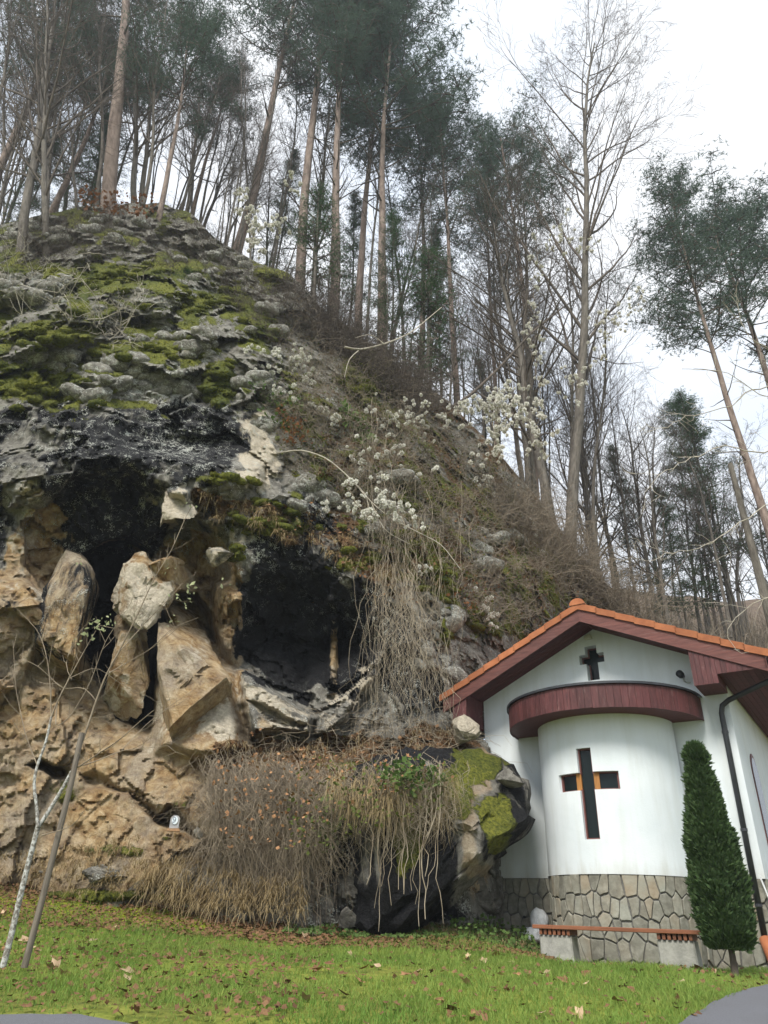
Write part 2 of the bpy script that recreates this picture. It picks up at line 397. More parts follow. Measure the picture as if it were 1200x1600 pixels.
chapel = thing('chapel', 'white plastered chapel with rounded apse, cross windows and orange tiled gable roof', 'chapel', (ORG[0], ORG[1], 0), rz=-A)
R = 1.169; ZP = .646; ZA = 5.089; TS = .469; HL = -2.35; HR = 2.09; DEP = 5.5; ZB = -.8
CRB = dict(c=-.045, v=.12, a=.5, z=(1.12, 1.83, 2.10, 2.47))
CRS = dict(c=-.09, v=.11, a=.235, z=(3.9, 4.22, 4.4, 4.555))
def in_cross(u, z, K):
    z0, z1, z2, z3 = K['z']; x = abs(u-K['c'])
    return (x < K['v'] and z0 < z < z3) or (x < K['a'] and z1 < z < z2)
def cross_outline(K, g=0):
    c, v, a = K['c'], K['v']-g, K['a']-g; z0, z1, z2, z3 = K['z'][0]+g, K['z'][1]+g, K['z'][2]-g, K['z'][3]-g
    return [(c-v, z0), (c+v, z0), (c+v, z1), (c+a, z1), (c+a, z2), (c+v, z2), (c+v, z3), (c-v, z3), (c-v, z2), (c-a, z2), (c-a, z1), (c-v, z1)]
def holed(name, us, zs, pos, K, topf, depth, parent, mat):
    """wall skin over a grid of (u, z) with a cross-shaped opening and its reveals"""
    us = sorted(set([round(x, 4) for x in us])); mb = MB(); idx = {}
    V = []
    def vid(u, z, d=0):
        k = (round(u, 4), round(z, 4), d)
        if k not in idx: idx[k] = len(V); V.append(pos(u, z, d))
        return idx[k]
    Fs = []
    for i in range(len(us)-1):
        u0, u1 = us[i], us[i+1]; t0, t1 = topf(u0), topf(u1)
        for j in range(len(zs)-1):
            z0, z1 = zs[j], zs[j+1]
            if K and in_cross((u0+u1)/2, (z0+z1)/2, K): continue
            if z0 >= max(t0, t1): continue
            a0, a1 = min(z1, t0), min(z1, t1); b0, b1 = min(z0, t0), min(z0, t1)
            q = [vid(u0, b0), vid(u1, b1), vid(u1, a1), vid(u0, a0)]; q = list(dict.fromkeys(q))
            if len(q) > 2: Fs.append(tuple(q))
    if K:
        oc = cross_outline(K); n = len(oc)
        for i in range(n):
            (ua, za), (ub, zb) = oc[i], oc[(i+1) % n]
            m = max(1, int(abs(ub-ua)/.06))
            for k in range(m):
                f0, f1 = k/m, (k+1)/m
                p0 = (ua+(ub-ua)*f0, za+(zb-za)*f0); p1 = (ua+(ub-ua)*f1, za+(zb-za)*f1)
                s0 = len(V); V.extend([pos(*p0, 0), pos(*p1, 0), pos(*p1, depth), pos(*p0, depth)]); Fs.append((s0, s0+1, s0+2, s0+3))
    me = mesh(name, V, Fs, mat)
    return obj(name, me, parent)
def cyl(u, z, d=0, R_=R):      # u measured as x on the apse front
    n = math.sqrt(max(R_*R_-u*u, 0)); return (u*(1-d/R_), -(n*(1-d/R_)), z)
us = [R*sin(radians(t)) for t in np.linspace(-90, 90, 61)]+[CRB['c']+s*k for s in (-1, 1) for k in (CRB['v'], CRB['a'])]
us = [u for u in us if True]
us = sorted(us); us = [u for i, u in enumerate(us) if i == 0 or u-us[i-1] > .004]
for s in (-1, 1):
    for k in (CRB['v'], CRB['a']):
        x = CRB['c']+s*k; us = [u for u in us if abs(u-x) > .012 or u == x]+[x]
zs = [ZP, CRB['z'][0], CRB['z'][1], CRB['z'][2], CRB['z'][3], 3.0]
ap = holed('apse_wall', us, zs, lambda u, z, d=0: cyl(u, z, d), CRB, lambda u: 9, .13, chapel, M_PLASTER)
ap.data.polygons.foreach_set('use_smooth', np.ones(len(ap.data.polygons), bool))
try: ap.data.set_sharp_from_angle(angle=radians(35))
except Exception: pass
gu = list(np.linspace(HL, HR, 25))+[0, CRS['c']-CRS['a'], CRS['c']-CRS['v'], CRS['c']+CRS['v'], CRS['c']+CRS['a']]
roofz = lambda u: ZA-.12-TS*abs(u)
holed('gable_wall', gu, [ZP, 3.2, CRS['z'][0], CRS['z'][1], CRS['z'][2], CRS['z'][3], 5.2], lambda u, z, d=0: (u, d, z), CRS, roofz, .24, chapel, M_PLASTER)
# side and back walls
mb = MB(); zt = roofz(HR)
mb.hexa([(HR-.3, .0, ZP), (HR, .0, ZP), (HR, DEP, ZP), (HR-.3, DEP, ZP)], [(HR-.3, .0, zt), (HR, .0, zt), (HR, DEP, zt), (HR-.3, DEP, zt)])
sidew = mb.build('side_wall', M_PLASTER, chapel); sidew.location = (0, .003, 0)
mb = MB(); zt = roofz(HL)
mb.hexa([(HL, 0, ZB), (HL+.3, 0, ZB), (HL+.3, DEP, ZB), (HL, DEP, ZB)], [(HL, 0, zt), (HL+.3, 0, zt), (HL+.3, DEP, zt), (HL, DEP, zt)])
mb.build('side_wall', M_PLASTER, chapel).location = (0, .05, 0)
mb = MB(); mb.prism([(HL, DEP, ZB), (HR, DEP, ZB), (HR, DEP, roofz(HR)), (0, DEP, roofz(0)), (HL, DEP, roofz(HL))], [(HL, DEP+.2, ZB), (HR, DEP+.2, ZB), (HR, DEP+.2, roofz(HR)), (0, DEP+.2, roofz(0)), (HL, DEP+.2, roofz(HL))])
mb.build('back_wall', M_PLASTER, chapel)
# arched window in the side wall: frame proud of the wall with glass
mb = MB(); arch = [(1.0, 1.15), (1.7, 1.15)]+[(1.35+.35*cos(t), 2.3+.35*sin(t)) for t in np.linspace(0, pi, 12)]
mb.prism([(HR-.02, y, z) for y, z in arch], [(HR+.012, y, z) for y, z in arch]); wn = mb.build('arched_window', M_FRAME, chapel)
ar2 = [(1.35+(y-1.35)*.86, 1.72+(z-1.72)*.93) for y, z in arch]
mb = MB(); mb.prism([(HR-.01, y, z) for y, z in ar2], [(HR+.018, y, z) for y, z in ar2]); mb.build('pane', M_GLASS, wn)
# cross windows: frame bars following the outline, glass behind
def cross_window(K, pos, fd, parent, inner=True):
    o1 = cross_outline(K, -.002); o2 = cross_outline(K, .022); V = []; Fs = []; n = len(o1)
    for d in (fd, fd+.05):
        V += [pos(u, z, d) for u, z in o1]+[pos(u, z, d) for u, z in o2]
    for i in range(n):
        j = (i+1) % n
        Fs += [(i, j, n+j, n+i), (2*n+i, 2*n+n+i, 2*n+n+j, 2*n+j), (n+i, n+j, 3*n+j, 3*n+i), (i, 2*n+i, 2*n+j, j)]
    fr = obj('cross_window', mesh('cross_window', V, Fs, M_FRAME), parent)
    o3 = cross_outline(K, .012); mb = MB()
    c, v, a = K['c'], K['v']-.01, K['a']-.01; z0, z1, z2, z3 = K['z'][0]+.01, K['z'][1]+.01, K['z'][2]-.01, K['z'][3]-.01
    for (ua, ub, za, zb) in ((c-v, c+v, z0, z3), (c-a, c-v-.001, z1, z2), (c+v+.001, c+a, z1, z2)):
        b = [pos(ua, za, fd+.035), pos(ub, za, fd+.035), pos(ub, zb, fd+.035), pos(ua, zb, fd+.035)]
        t = [pos(ua, za, fd+.045), pos(ub, za, fd+.045), pos(ub, zb, fd+.045), pos(ua, zb, fd+.045)]
        m = MB(); m.prism(b, t); m.build('pane', M_GLASS, fr)
    if inner:      # varnished mullions either side of the upright
        for s in (-1, 1):
            ua, ub = sorted((c+s*(v+.0), c+s*(v+.09))); m = MB()
            m.prism([pos(ua, z1-.008, fd+.003), pos(ub, z1-.008, fd+.003), pos(ub, z2+.008, fd+.003), pos(ua, z2+.008, fd+.003)], [pos(ua, z1-.008, fd+.033), pos(ub, z1-.008, fd+.033), pos(ub, z2+.008, fd+.033), pos(ua, z2+.008, fd+.033)])
            m.build('mullion', M_YWOOD, fr)
cross_window(CRB, lambda u, z, d: cyl(u, z, d), .055, chapel)
cross_window(CRS, lambda u, z, d: (u, d, z), .17, chapel, False)

# plinth: recessed mortar body, flagstones proud of it
S1 = R-.0; segs = [(HL, -S1)]; Lw = -S1-HL; La = pi*R; Lr = HR-S1; Ls = 2.2
def path(s, off):      # distance along the plinth -> local x, y
    if s < Lw: return (HL+s, -off)
    s -= Lw
    if s < La:
        t = -pi/2+s/R; return ((R+off)*sin(t), -(R+off)*cos(t))
    s -= La
    if s < Lr: return (S1+s, -off)
    return (HR+off, s-Lr)
Lt = Lw+La+Lr+Ls
ss = np.concatenate([np.linspace(0, Lw-.001, 5), np.linspace(Lw, Lw+La, 49), np.linspace(Lw+La+.001, Lw+La+Lr-.001, 4), np.linspace(Lw+La+Lr, Lt, 4)])
V = []; 
for s in ss: x, y = path(s, -.012); V += [(x, y, ZB), (x, y, ZP), ]
Fq = [(2*i, 2*i+2, 2*i+3, 2*i+1) for i in range(len(ss)-1)]
nv = len(V)
for s in ss: x, y = path(s, .02); V.append((x, y, ZP-.004))
Fq += [(nv+i, 2*i+1, 2*i+3, nv+i+1) for i in range(len(ss)-1)]
plinth = obj('stone_plinth', mesh('stone_plinth', V, Fq, M_MORTAR), chapel)
def clip(poly, a, b, c):     # keep a*x+b*y<=c
    out = []
    for i in range(len(poly)):
        p, q = poly[i], poly[(i+1) % len(poly)]; dp = a*p[0]+b*p[1]-c; dq = a*q[0]+b*q[1]-c
        if dp <= 0: out.append(p)
        if (dp < 0) != (dq < 0) and abs(dp-dq) > 1e-12: t = dp/(dp-dq); out.append((p[0]+(q[0]-p[0])*t, p[1]+(q[1]-p[1])*t))
    return out
rs = random.Random(11)
sites = []; s = 0; row = 0
zlev = [-.62, -.33, -.05, .23, .5]
for k, z in enumerate(zlev):
    s = rs.uniform(0, .1)
    while s < Lt:
        wd = rs.choice([.07, .11, .14, .16, .19, .22]); sites.append((s+wd/2+rs.uniform(-.02, .02), z+rs.uniform(-.075, .075), rs.uniform(.6, 1))); s += wd
breaks = [0, Lw, Lw+La, Lw+La+Lr, Lt]
for i, (sx, sz, _) in enumerate(sites):
    seg = max(j for j in range(4) if sx >= breaks[j] or j == 0)
    poly = [(breaks[seg]+.004, ZB), (breaks[seg+1]-.004, ZB), (breaks[seg+1]-.004, ZP-.002), (breaks[seg]+.004, ZP-.002)]
    for j, (tx, tz, _) in enumerate(sites):
        if j == i or abs(tx-sx) > .7 or abs(tz-sz) > .7: continue
        kx = 1.0; ky = .66
        dx, dz = (tx-sx)*kx, (tz-sz)*ky; mxp, mzp = (tx+sx)/2*kx, (tz+sz)/2*ky; l = math.hypot(dx, dz)
        poly = clip([(p[0]*kx, p[1]*ky) for p in poly], dx/l, dz/l, (dx*mxp+dz*mzp)/l-.008); poly = [(p[0]/kx, p[1]/ky) for p in poly]
        if len(poly) < 3: break
    if len(poly) < 3: continue
    ar = abs(sum(poly[k][0]*poly[(k+1) % len(poly)][1]-poly[(k+1) % len(poly)][0]*poly[k][1] for k in range(len(poly))))/2
    if ar < .002: continue
    cx = sum(p[0] for p in poly)/len(poly); cz = sum(p[1] for p in poly)/len(poly)
    # jitter corners, split long edges so that outlines are uneven
    pp = []
    for k in range(len(poly)):
        p, q = poly[k], poly[(k+1) % len(poly)]; pp.append(p); l = math.hypot(q[0]-p[0], q[1]-p[1])
        if l > .09: pp.append(((p[0]+q[0])/2+rs.uniform(-.008, .008), (p[1]+q[1])/2+rs.uniform(-.008, .008)))
    pr = rs.uniform(.006, .022); V = []
    for off, g in ((-.014, 1), (pr-.006, 1), (pr, .94)):
        for p in pp:
            x, y = path(min(max(cx+(p[0]-cx)*g, 0), Lt), off); V.append((x, y, min(cz+(p[1]-cz)*g, ZP-.001)))
    m = len(pp); Fs = [tuple(range(2*m, 3*m))]+[(a*m+k, a*m+(k+1) % m, (a+1)*m+(k+1) % m, (a+1)*m+k) for a in (0, 1) for k in range(m)]
    obj('flagstone', mesh('flagstone', V, Fs, M_FLAG), plinth)
# drain hole pipe stub
mb = MB(); mb.tube([(-1.74, -.03, .06), (-1.74, .1, .06)], .022, 10); mb.build('drain_pipe', M_DARKMET, chapel)

# roof
OV = .753; WE = 2.85
mb = MB()
def slope(u0, u1, n0, n1, t0, t1):      # slab between depth offsets t0 (top) and t1 (bottom) below the roof plane
    z = lambda u: ZA-TS*abs(u)
    return ([(u0, -n1, z(u0)-t1), (u1, -n1, z(u1)-t1), (u1, -n0, z(u1)-t1), (u0, -n0, z(u0)-t1)], [(u0, -n1, z(u0)-t0), (u1, -n1, z(u1)-t0), (u1, -n0, z(u1)-t0), (u0, -n0, z(u0)-t0)])
mb.hexa(*slope(-WE, 0, -DEP-.5, OV-.05, .012, .08)); mb.hexa(*slope(0, WE, -DEP-.5, OV-.05, .012, .08))
roof = mb.build('roof', M_BARGE, chapel)
for s in (-1, 1):
    mb = MB(); u0, u1 = sorted((0, s*WE)); mb.hexa(*slope(u0, u1, OV-.045, OV, .0, .31)); mb.build('barge_board', M_BARGE, roof)
    # soffit boards run down the slope under the verge
    nb = 7
    for k in range(nb):
        a = .004+k*(OV-.05)/nb; b = .004+(k+1)*(OV-.05)/nb-.006; mb = MB(); mb.hexa(*slope(u0, u1, a, b, .20-.0*k, .222)); mb.build('soffit_board', M_SOFF, roof)
    # roof covering, in courses of tiles beyond the verge course
    nt_ = 9; edge = WE+.05
    for k in range(nt_):
        a = s*k*edge/nt_; b = s*((k+1)*edge/nt_+.02); u0, u1 = sorted((a, b)); d = (b-a)
        def z(u): return ZA-TS*abs(u)
        lo, hi = (.012, .035)  # lower edge lies on the next tile
        def zz(u, t): f = abs(u-a)/abs(b-a); return z(u)+t+.022*(f)
        mb = MB(); n0, n1 = OV-.28, OV+.035
        mb.hexa([(u0, -n1, zz(u0, -.085)), (u1, -n1, zz(u1, -.085)), (u1, -n1+.03, zz(u1, -.085)), (u0, -n1+.03, zz(u0, -.085))],
                [(u0, -n1, zz(u0, .035)), (u1, -n1, zz(u1, .035)), (u1, -n1+.03, zz(u1, .035)), (u0, -n1+.03, zz(u0, .035))])
        mb.hexa([(u0, -n1+.0301, zz(u0, .013)), (u1, -n1+.0301, zz(u1, .013)), (u1, -n0, zz(u1, .013)), (u0, -n0, zz(u0, .013))],
                [(u0, -n1+.0301, zz(u0, .035)), (u1, -n1+.0301, zz(u1, .035)), (u1, -n0, zz(u1, .035)), (u0, -n0, zz(u0, .035))])
        mb.build('verge_tile', M_TILE, roof)
        if k < nt_:      # the course behind, one joined strip of field tiles with rolls
            m = MB()
            for q in range(19):
                y0 = -n0+.003+q*.3; y1 = y0+.295
                m.hexa([(u0, y0, zz(u0, .013)), (u1, y0, zz(u1, .013)), (u1, y1, zz(u1, .013)), (u0, y1, zz(u0, .013))], [(u0, y0, zz(u0, .05)), (u1, y0, zz(u1, .05)), (u1, y1, zz(u1, .03)), (u0, y1, zz(u0, .03))])
            c = m.build('tile_course', M_TILE, roof); c['kind'] = 'stuff'
for k in range(14):      # ridge caps
    y0 = -OV-.05+k*.46; V = []; n = 9
    for y, r in ((y0, .125), (y0+.48, .105)):
        for q in range(n): t = pi*q/(n-1); V.append((r*1.15*cos(t), y, ZA-.0+r*sin(t)))
        for q in range(n): t = pi*q/(n-1); V.append(((r-.018)*1.15*cos(t), y, ZA-.0+(r-.018)*sin(t)))
    Fs = [(q, q+1, 2*n+q+1, 2*n+q) for q in range(n-1)]+[(n+q+1, n+q, 3*n+q, 3*n+q+1) for q in range(n-1)]+[(q+1, q, n+q, n+q+1) for q in range(n-1)]
    if k == 0: Fs.append(tuple(n+q for q in range(n)))
    obj('ridge_tile', mesh('ridge_tile', V, Fs, M_TILE), roof)
# boxed eaves
def boards(name, u0, u1, zb, ztf, n, th, parent, mat, w_=.09):
    k = max(1, round((u1-u0)/w_)); d = (u1-u0)/k
    for i in range(k):
        a, b = u0+i*d, u0+(i+1)*d-.004; m = MB()
        m.hexa([(a, -n, zb(a)), (b, -n, zb(b)), (b, -n+th, zb(b)), (a, -n+th, zb(a))], [(a, -n, ztf(a)), (b, -n, ztf(b)), (b, -n+th, ztf(b)), (a, -n+th, ztf(a))])
        m.build(name, mat, parent)
rb = lambda u: ZA-TS*abs(u)-.225
# left box
m = MB(); m.hexa([(-2.66, -OV+.05, 3.2), (-2.37, -OV+.05, 3.2), (-2.37, -.0, 3.2), (-2.66, -.0, 3.2)], [(-2.66, -OV+.05, rb(-2.66)), (-2.37, -OV+.05, rb(-2.37)), (-2.37, -.0, rb(-2.37)), (-2.66, 0, rb(-2.66))])
lb = m.build('eave_box', M_WOOD, chapel)
boards('cladding_board', -2.66, -2.37, lambda u: 3.19, rb, OV-.03, .019, lb, M_WOOD, .1)
# right box and soffit triangle
m = MB(); m.hexa([(1.74, -OV+.05, 3.38), (2.11, -OV+.05, 3.38), (2.11, 0, 3.38), (1.74, 0, 3.38)], [(1.74, -OV+.05, rb(1.74)), (2.11, -OV+.05, rb(2.11)), (2.11, 0, rb(2.11)), (1.74, 0, rb(1.74))])
rbx = m.build('eave_box', M_WOOD, chapel)
boards('cladding_board', 1.74, 2.11, lambda u: 3.37, rb, OV-.03, .019, rbx, M_WOOD, .075)
boards('cladding_board', 2.112, 2.8, lambda u: 3.515, rb, OV-.03, .019, rbx, M_WOOD, .075)
for k in range(8):      # side eave soffit
    a = 2.114+k*.087; m = MB(); m.hexa([(a, -OV+.05, 3.515), (a+.082, -OV+.05, 3.515), (a+.082, DEP, 3.515), (a, DEP, 3.515)], [(a, -OV+.05, 3.535), (a+.082, -OV+.05, 3.535), (a+.082, DEP, 3.535), (a, DEP, 3.535)])
    m.build('soffit_board', M_SOFF, rbx)
m = MB(); m.hexa([(2.815, -OV, 3.5), (2.84, -OV, 3.5), (2.84, DEP, 3.5), (2.815, DEP, 3.5)], [(2.815, -OV, 3.7), (2.84, -OV, 3.7), (2.84, DEP, 3.7), (2.815, DEP, 3.7)]); m.build('fascia_board', M_WOOD, rbx)

# canopy over the apse
RC = 1.666; ZC0, ZC1 = 2.973, 3.343
th = np.linspace(-pi/2, pi/2, 49); V = []; 
for z, r in ((ZC0+.02, RC-.02), (ZC1-.01, RC-.02)):
    V += [(r*sin(t), -r*cos(t)-.001, z) for t in th]
m = len(th); Fs = [tuple(range(m)), tuple(range(m, 2*m))[::-1]]+[(i, m+i, m+i+1, i+1) for i in range(m-1)]
can = obj('apse_canopy', mesh('apse_canopy', V, Fs, M_SOFF), chapel)
ns = 46
for k in range(ns):
    t0 = -pi/2+pi*k/ns; t1 = -pi/2+pi*(k+1)/ns-.0025; mb = MB(); r0, r1 = RC-.018, RC+rs.uniform(-.001, .004); dz = rs.uniform(-.004, .004)
    c = [(r0*sin(t0), -r0*cos(t0)-.003), (r1*sin(t0), -r1*cos(t0)-.003), (r1*sin(t1), -r1*cos(t1)-.003), (r0*sin(t1), -r0*cos(t1)-.003)]
    mb.hexa([(x, y, ZC0+dz) for x, y in c], [(x, y, ZC1) for x, y in c]); mb.build('stave', M_WOOD, can)
V = []
for z, r in ((ZC1+.002, RC+.035), (ZC1+.04, RC+.035), (ZC1+.05, RC-.02)): V += [(r*sin(t), -r*cos(t)-.004, z) for t in th]
V += [(0, -.004, ZC1+.30), (0, -.004, ZC1+.002)]; c0 = 3*m
Fs = [(i, i+1, m+i+1, m+i) for i in range(m-1)]+[(m+i, m+i+1, 2*m+i+1, 2*m+i) for i in range(m-1)]+[(2*m+i, 2*m+i+1, c0) for i in range(m-1)]
obj('metal_capping', mesh('metal_capping', V, Fs, M_DARKMET), can)

# downpipe, gutter, lamp, light box
m = MB(); m.tube([(2.95, -OV+.1, 3.66), (2.95, DEP, 3.64)], .065, 10); gut = m.build('gutter', M_DARKMET, chapel, True)
m = MB(); pts = [(2.93, -.35, 3.58), (2.9, -.3, 3.46), (2.15, -.12, 3.26), (2.02, -.09, 3.2), (1.97, -.085, 3.1), (1.97, -.085, 2.9)]
m.tube([(2.93, -.35, 3.6), (2.92, -.34, 3.5), (2.86, -.32, 3.44), (2.12, -.12, 3.24), (2.0, -.09, 3.17), (1.965, -.085, 3.05), (1.93, -.08, -.30)], .043, 12)
dp = m.build('downpipe', M_DARKMET, chapel, True)
for z in (2.75, 1.3, .3): m = MB(); m.tube([(1.93+.035*(z+.3)/3.35, -.082, z-.02), (1.93+.035*(z+.3)/3.35, -.082, z+.02)], .052, 12); m.build('pipe_clamp', M_DARKMET, dp)
lamp = thing('floodlight', 'small dark round floodlight fixed high on the gable wall under the right eave', 'floodlight', WL(1.48, .02, 3.7), rz=-A)
m = MB(); m.tube([(0, -.05, .03), (-.02, -.12, .04), (-.03, -.2, .05)], [.03, .06, .062], 14); m.build('lamp_head', M_DARKMET, lamp, True)
m = MB(); m.tube([(0, .02, -.04), (.0, -.06, -.06), (.0, -.08, .0)], .012, 6); m.tube([(0, .02, -.05), (.09, -.03, -.08)], .01, 6); m.build('bracket', simple('lamp_bracket', (.3, .33, .3), (.5, .52, .48), 6, .6, 0), lamp)
m = MB(); m.hexa([(-.07, -.07, -.05), (.07, -.07, -.05), (.07, 0, -.05), (-.07, 0, -.05)], [(-.06, -.06, .05), (.06, -.06, .05), (.06, 0, .05), (-.06, 0, .05)])
lb2 = m.build('wall_lamp', simple('lamp_case', (.45, .47, .42), (.6, .6, .52), 6, .5, 0), None, bevel=.012, label='small pale lamp case on the gable under the roof peak, above the little cross window', cat='lamp')
lb2.location = WL(-.1, 0, 4.72); lb2.rotation_euler = (0, 0, -A)

# bench
bz = float(gz(*WL(.3, 1.8, 0)[:2]))
bench = thing('bench', 'long wooden bench on two concrete feet in front of the rounded stone plinth', 'bench', WL(.4, 1.78, bz), rz=-A+.03)
M_BENCH = wood('bench_wood', (.12, .045, .022), (.21, .08, .038), worn=(.2, .13, .10), sc=(1.2, 12, 12), wear=.3)
M_CONC = simple('concrete', (.20, .20, .18), (.36, .355, .32), 7, .9, .6, .015)
sh = -.035-bz
for k in range(3):
    m = MB(); y0 = -.2+k*.14; m.hexa([(-1.17, y0, sh-.05), (1.2, y0, sh-.05), (1.2, y0+.13, sh-.05), (-1.17, y0+.13, sh-.05)], [(-1.17, y0, sh), (1.2, y0, sh), (1.2, y0+.13, sh), (-1.17, y0+.13, sh)]); m.build('seat_plank', M_BENCH, bench, bevel=.006)
for x0 in (-1.1, .5):
    m = MB(); h = sh-.115
    m.hexa([(x0+.02, -.17, -.25), (x0+.50, -.17, -.25), (x0+.50, .17, -.25), (x0+.02, .17, -.25)], [(x0, -.14, h), (x0+.46, -.14, h), (x0+.46, .14, h), (x0, .14, h)]); m.build('concrete_foot', M_CONC, bench, bevel=.02)
    for q in range(7):
        m = MB(); a = x0+.02+q*.066; m.hexa([(a, -.17, h-.002), (a+.04, -.17, h-.002), (a+.04, .17, h-.002), (a, .17, h-.002)], [(a, -.17, sh-.052), (a+.04, -.17, sh-.052), (a+.04, .17, sh-.052), (a, .17, sh-.052)]); m.build('cross_slat', M_BENCH, bench)
# sacks
def lump(name, c, r, seed, mat, amp=.18, parent=None, sub=3, **kw):
    import bmesh
    b = bmesh.new(); bmesh.ops.create_icosphere(b, subdivisions=sub, radius=1); V = np.array([v.co[:] for v in b.verts]); Fc = np.array([[v.index for v in f.verts] for f in b.faces]); b.free()
    n = fbm(V, 1.3, 4, seed)*amp*2+fbm(V, 5, 3, seed+5)*amp*.3; V = V*(1+n[:, None])*np.array(r)
    o = obj(name, mesh(name, V, Fc, mat, True), parent, loc=c, **kw); return o
M_SACK = simple('white_sack', (.55, .57, .57), (.80, .82, .83), 14, .6, .9, .03, spec=.4, scale=(1, 1, .4))
p0 = WL(-1.36, .25, .04)
lump('sack', WL(-1.37, .30, .02), (.15, .13, .19), 3, M_SACK, .14, label='white plastic sack standing upright against the plinth at the left end of the bench', cat='sack')
lump('sack', WL(-1.42, .45, -.19), (.17, .14, .11), 9, M_SACK, .12, label='white plastic sack lying flat behind the left end of the bench, below the upright sack', cat='sack')
# clay drain pipe
m = MB(); q0 = WL(2.04, .32, -.5); q1 = WL(1.93, .06, -.12); m.tube([q0, q0*.5+q1*.5, q1], [.075, .075, .08], 16); m.build('clay_pipe', M_TILE, None, True, label='orange clay drain pipe leaning at the foot of the dark downpipe', cat='pipe')
m = MB(); q0 = WL(2.12, .12, .30); q1 = WL(2.03, .10, .70); m.tube([q0, q1], .012, 4); m.build('pale_stick', M_SACK, None, label='thin pale strip leaning against the plinth beside the chapel corner', cat='strip')

# ------------------------------------------------------------------ cliff
def rbf(ctrl):
    c = np.array(ctrl, float); X = c[:, :2]/400; d = np.linalg.norm(X[:, None]-X[None], axis=2)
    n = len(c); Am = np.zeros((n+3, n+3)); Am[:n, :n] = d+np.eye(n)*.02; Am[:n, n] = 1; Am[n, :n] = 1; Am[:n, n+1:] = X; Am[n+1:, :n] = X.T
    wts = np.linalg.solve(Am, np.concatenate([c[:, 2], [0, 0, 0]]))
    def f(x, y):
        x = x/400; y = y/400; o = wts[n]+wts[n+1]*x+wts[n+2]*y
        for i in range(n): o = o+wts[i]*np.hypot(x-X[i, 0], y-X[i, 1])
        return o
    return f
SIL = np.array([(-420, 330), (-200, 345), (0, 350), (60, 335), (130, 322), (200, 318), (250, 315), (300, 335), (345, 378), (400, 408), (450, 425), (480, 455), (520, 500), (560, 525), (600, 555), (650, 590), (700, 625), (740, 665), (790, 720), (850, 790), (900, 860), (950, 915), (1000, 960), (1060, 1000)], float)
CTRL = [  # px, py, ground distance
 (-420, 330, 17), (-420, 500, 14.5), (-420, 700, 13), (-420, 1000, 12.8), (-420, 1200, 12.4), (-420, 1420, 12.2),
 (0, 350, 17), (0, 420, 15.8), (0, 500, 14.6), (0, 580, 13.6), (0, 660, 12.9), (0, 760, 12.9), (0, 900, 13.0), (0, 1000, 12.6), (0, 1100, 12.6), (0, 1200, 12.7), (0, 1300, 12.9), (0, 1400, 12.9),
 (130, 322, 18), (130, 400, 16), (130, 500, 14.6), (130, 600, 13.4), (130, 700, 12.8), (130, 790, 12.8), (130, 900, 13.5), (130, 1000, 13.5), (130, 1180, 12.9), (130, 1280, 12.8), (130, 1390, 12.6),
 (250, 315, 19), (250, 400, 16.6), (250, 500, 15), (250, 600, 13.8), (250, 700, 13.2), (250, 780, 13.0), (250, 900, 13.8), (250, 1050, 13.5), (250, 1180, 12.9), (250, 1280, 12.7), (250, 1390, 12.5),
 (400, 408, 18), (400, 500, 15.8), (400, 600, 14.4), (400, 700, 13.6), (400, 780, 13.1), (400, 880, 13.3), (400, 1000, 14.3), (400, 1100, 13.7), (400, 1175, 13.2), (400, 1200, 12.6), (400, 1300, 12.5), (400, 1430, 12.3),
 (520, 500, 18), (520, 600, 15.8), (520, 700, 14.6), (520, 800, 13.8), (520, 880, 13.6), (520, 1000, 14.5), (520, 1100, 14.2), (520, 1165, 13.6), (520, 1200, 12.5), (520, 1300, 12.5), (520, 1440, 12.4),
 (600, 555, 18.5), (640, 700, 15.8), (640, 800, 14.8), (640, 900, 14.2), (640, 1000, 14.1), (640, 1100, 13.9), (640, 1165, 13.4), (640, 1205, 12.4), (640, 1300, 12.6), (640, 1440, 12.4),
 (700, 625, 19.5), (740, 800, 17), (740, 900, 15.8), (720, 1000, 14.9), (700, 1090, 14.5), (730, 1150, 13.9), (730, 1200, 12.6), (730, 1300, 12.7), (730, 1440, 12.5),
 (850, 790, 21), (850, 900, 18.5), (850, 1100, 17), (850, 1300, 16), (850, 1440, 16), (950, 915, 22), (1060, 1000, 23), (950, 1200, 19), (950, 1440, 18)]
depth = rbf(CTRL)
CW, RH = 380, 400
pxs = np.linspace(-330, 960, CW*1)
sr = np.linspace(0, 1, RH)
PX = np.repeat(pxs[None], RH, 0); ys = np.interp(pxs, SIL[:, 0], SIL[:, 1])+5*fbm(np.stack([pxs, pxs*0, pxs*0], 1), .03, 4, 3)
YB = 1470.
PY = ys[None]+(YB-ys[None])*sr[:, None]
x = PX.ravel(); y = PY.ravel()
D = depth(x, y)
D = np.clip(D, 11.8, 30)
p0 = P(x, y, D)
# warped copies of the photograph's outlines so that edges of the built rocks are uneven
wx = x+7*fbm(p0, 1.6, 4, 31); wy = y+7*fbm(p0, 1.6, 4, 41)
def feat(poly, amt, w=14, inner=0):
    global D
    sd = polysd(wx, wy, poly); D = D+amt*sstep(sd, -inner, w); return sd
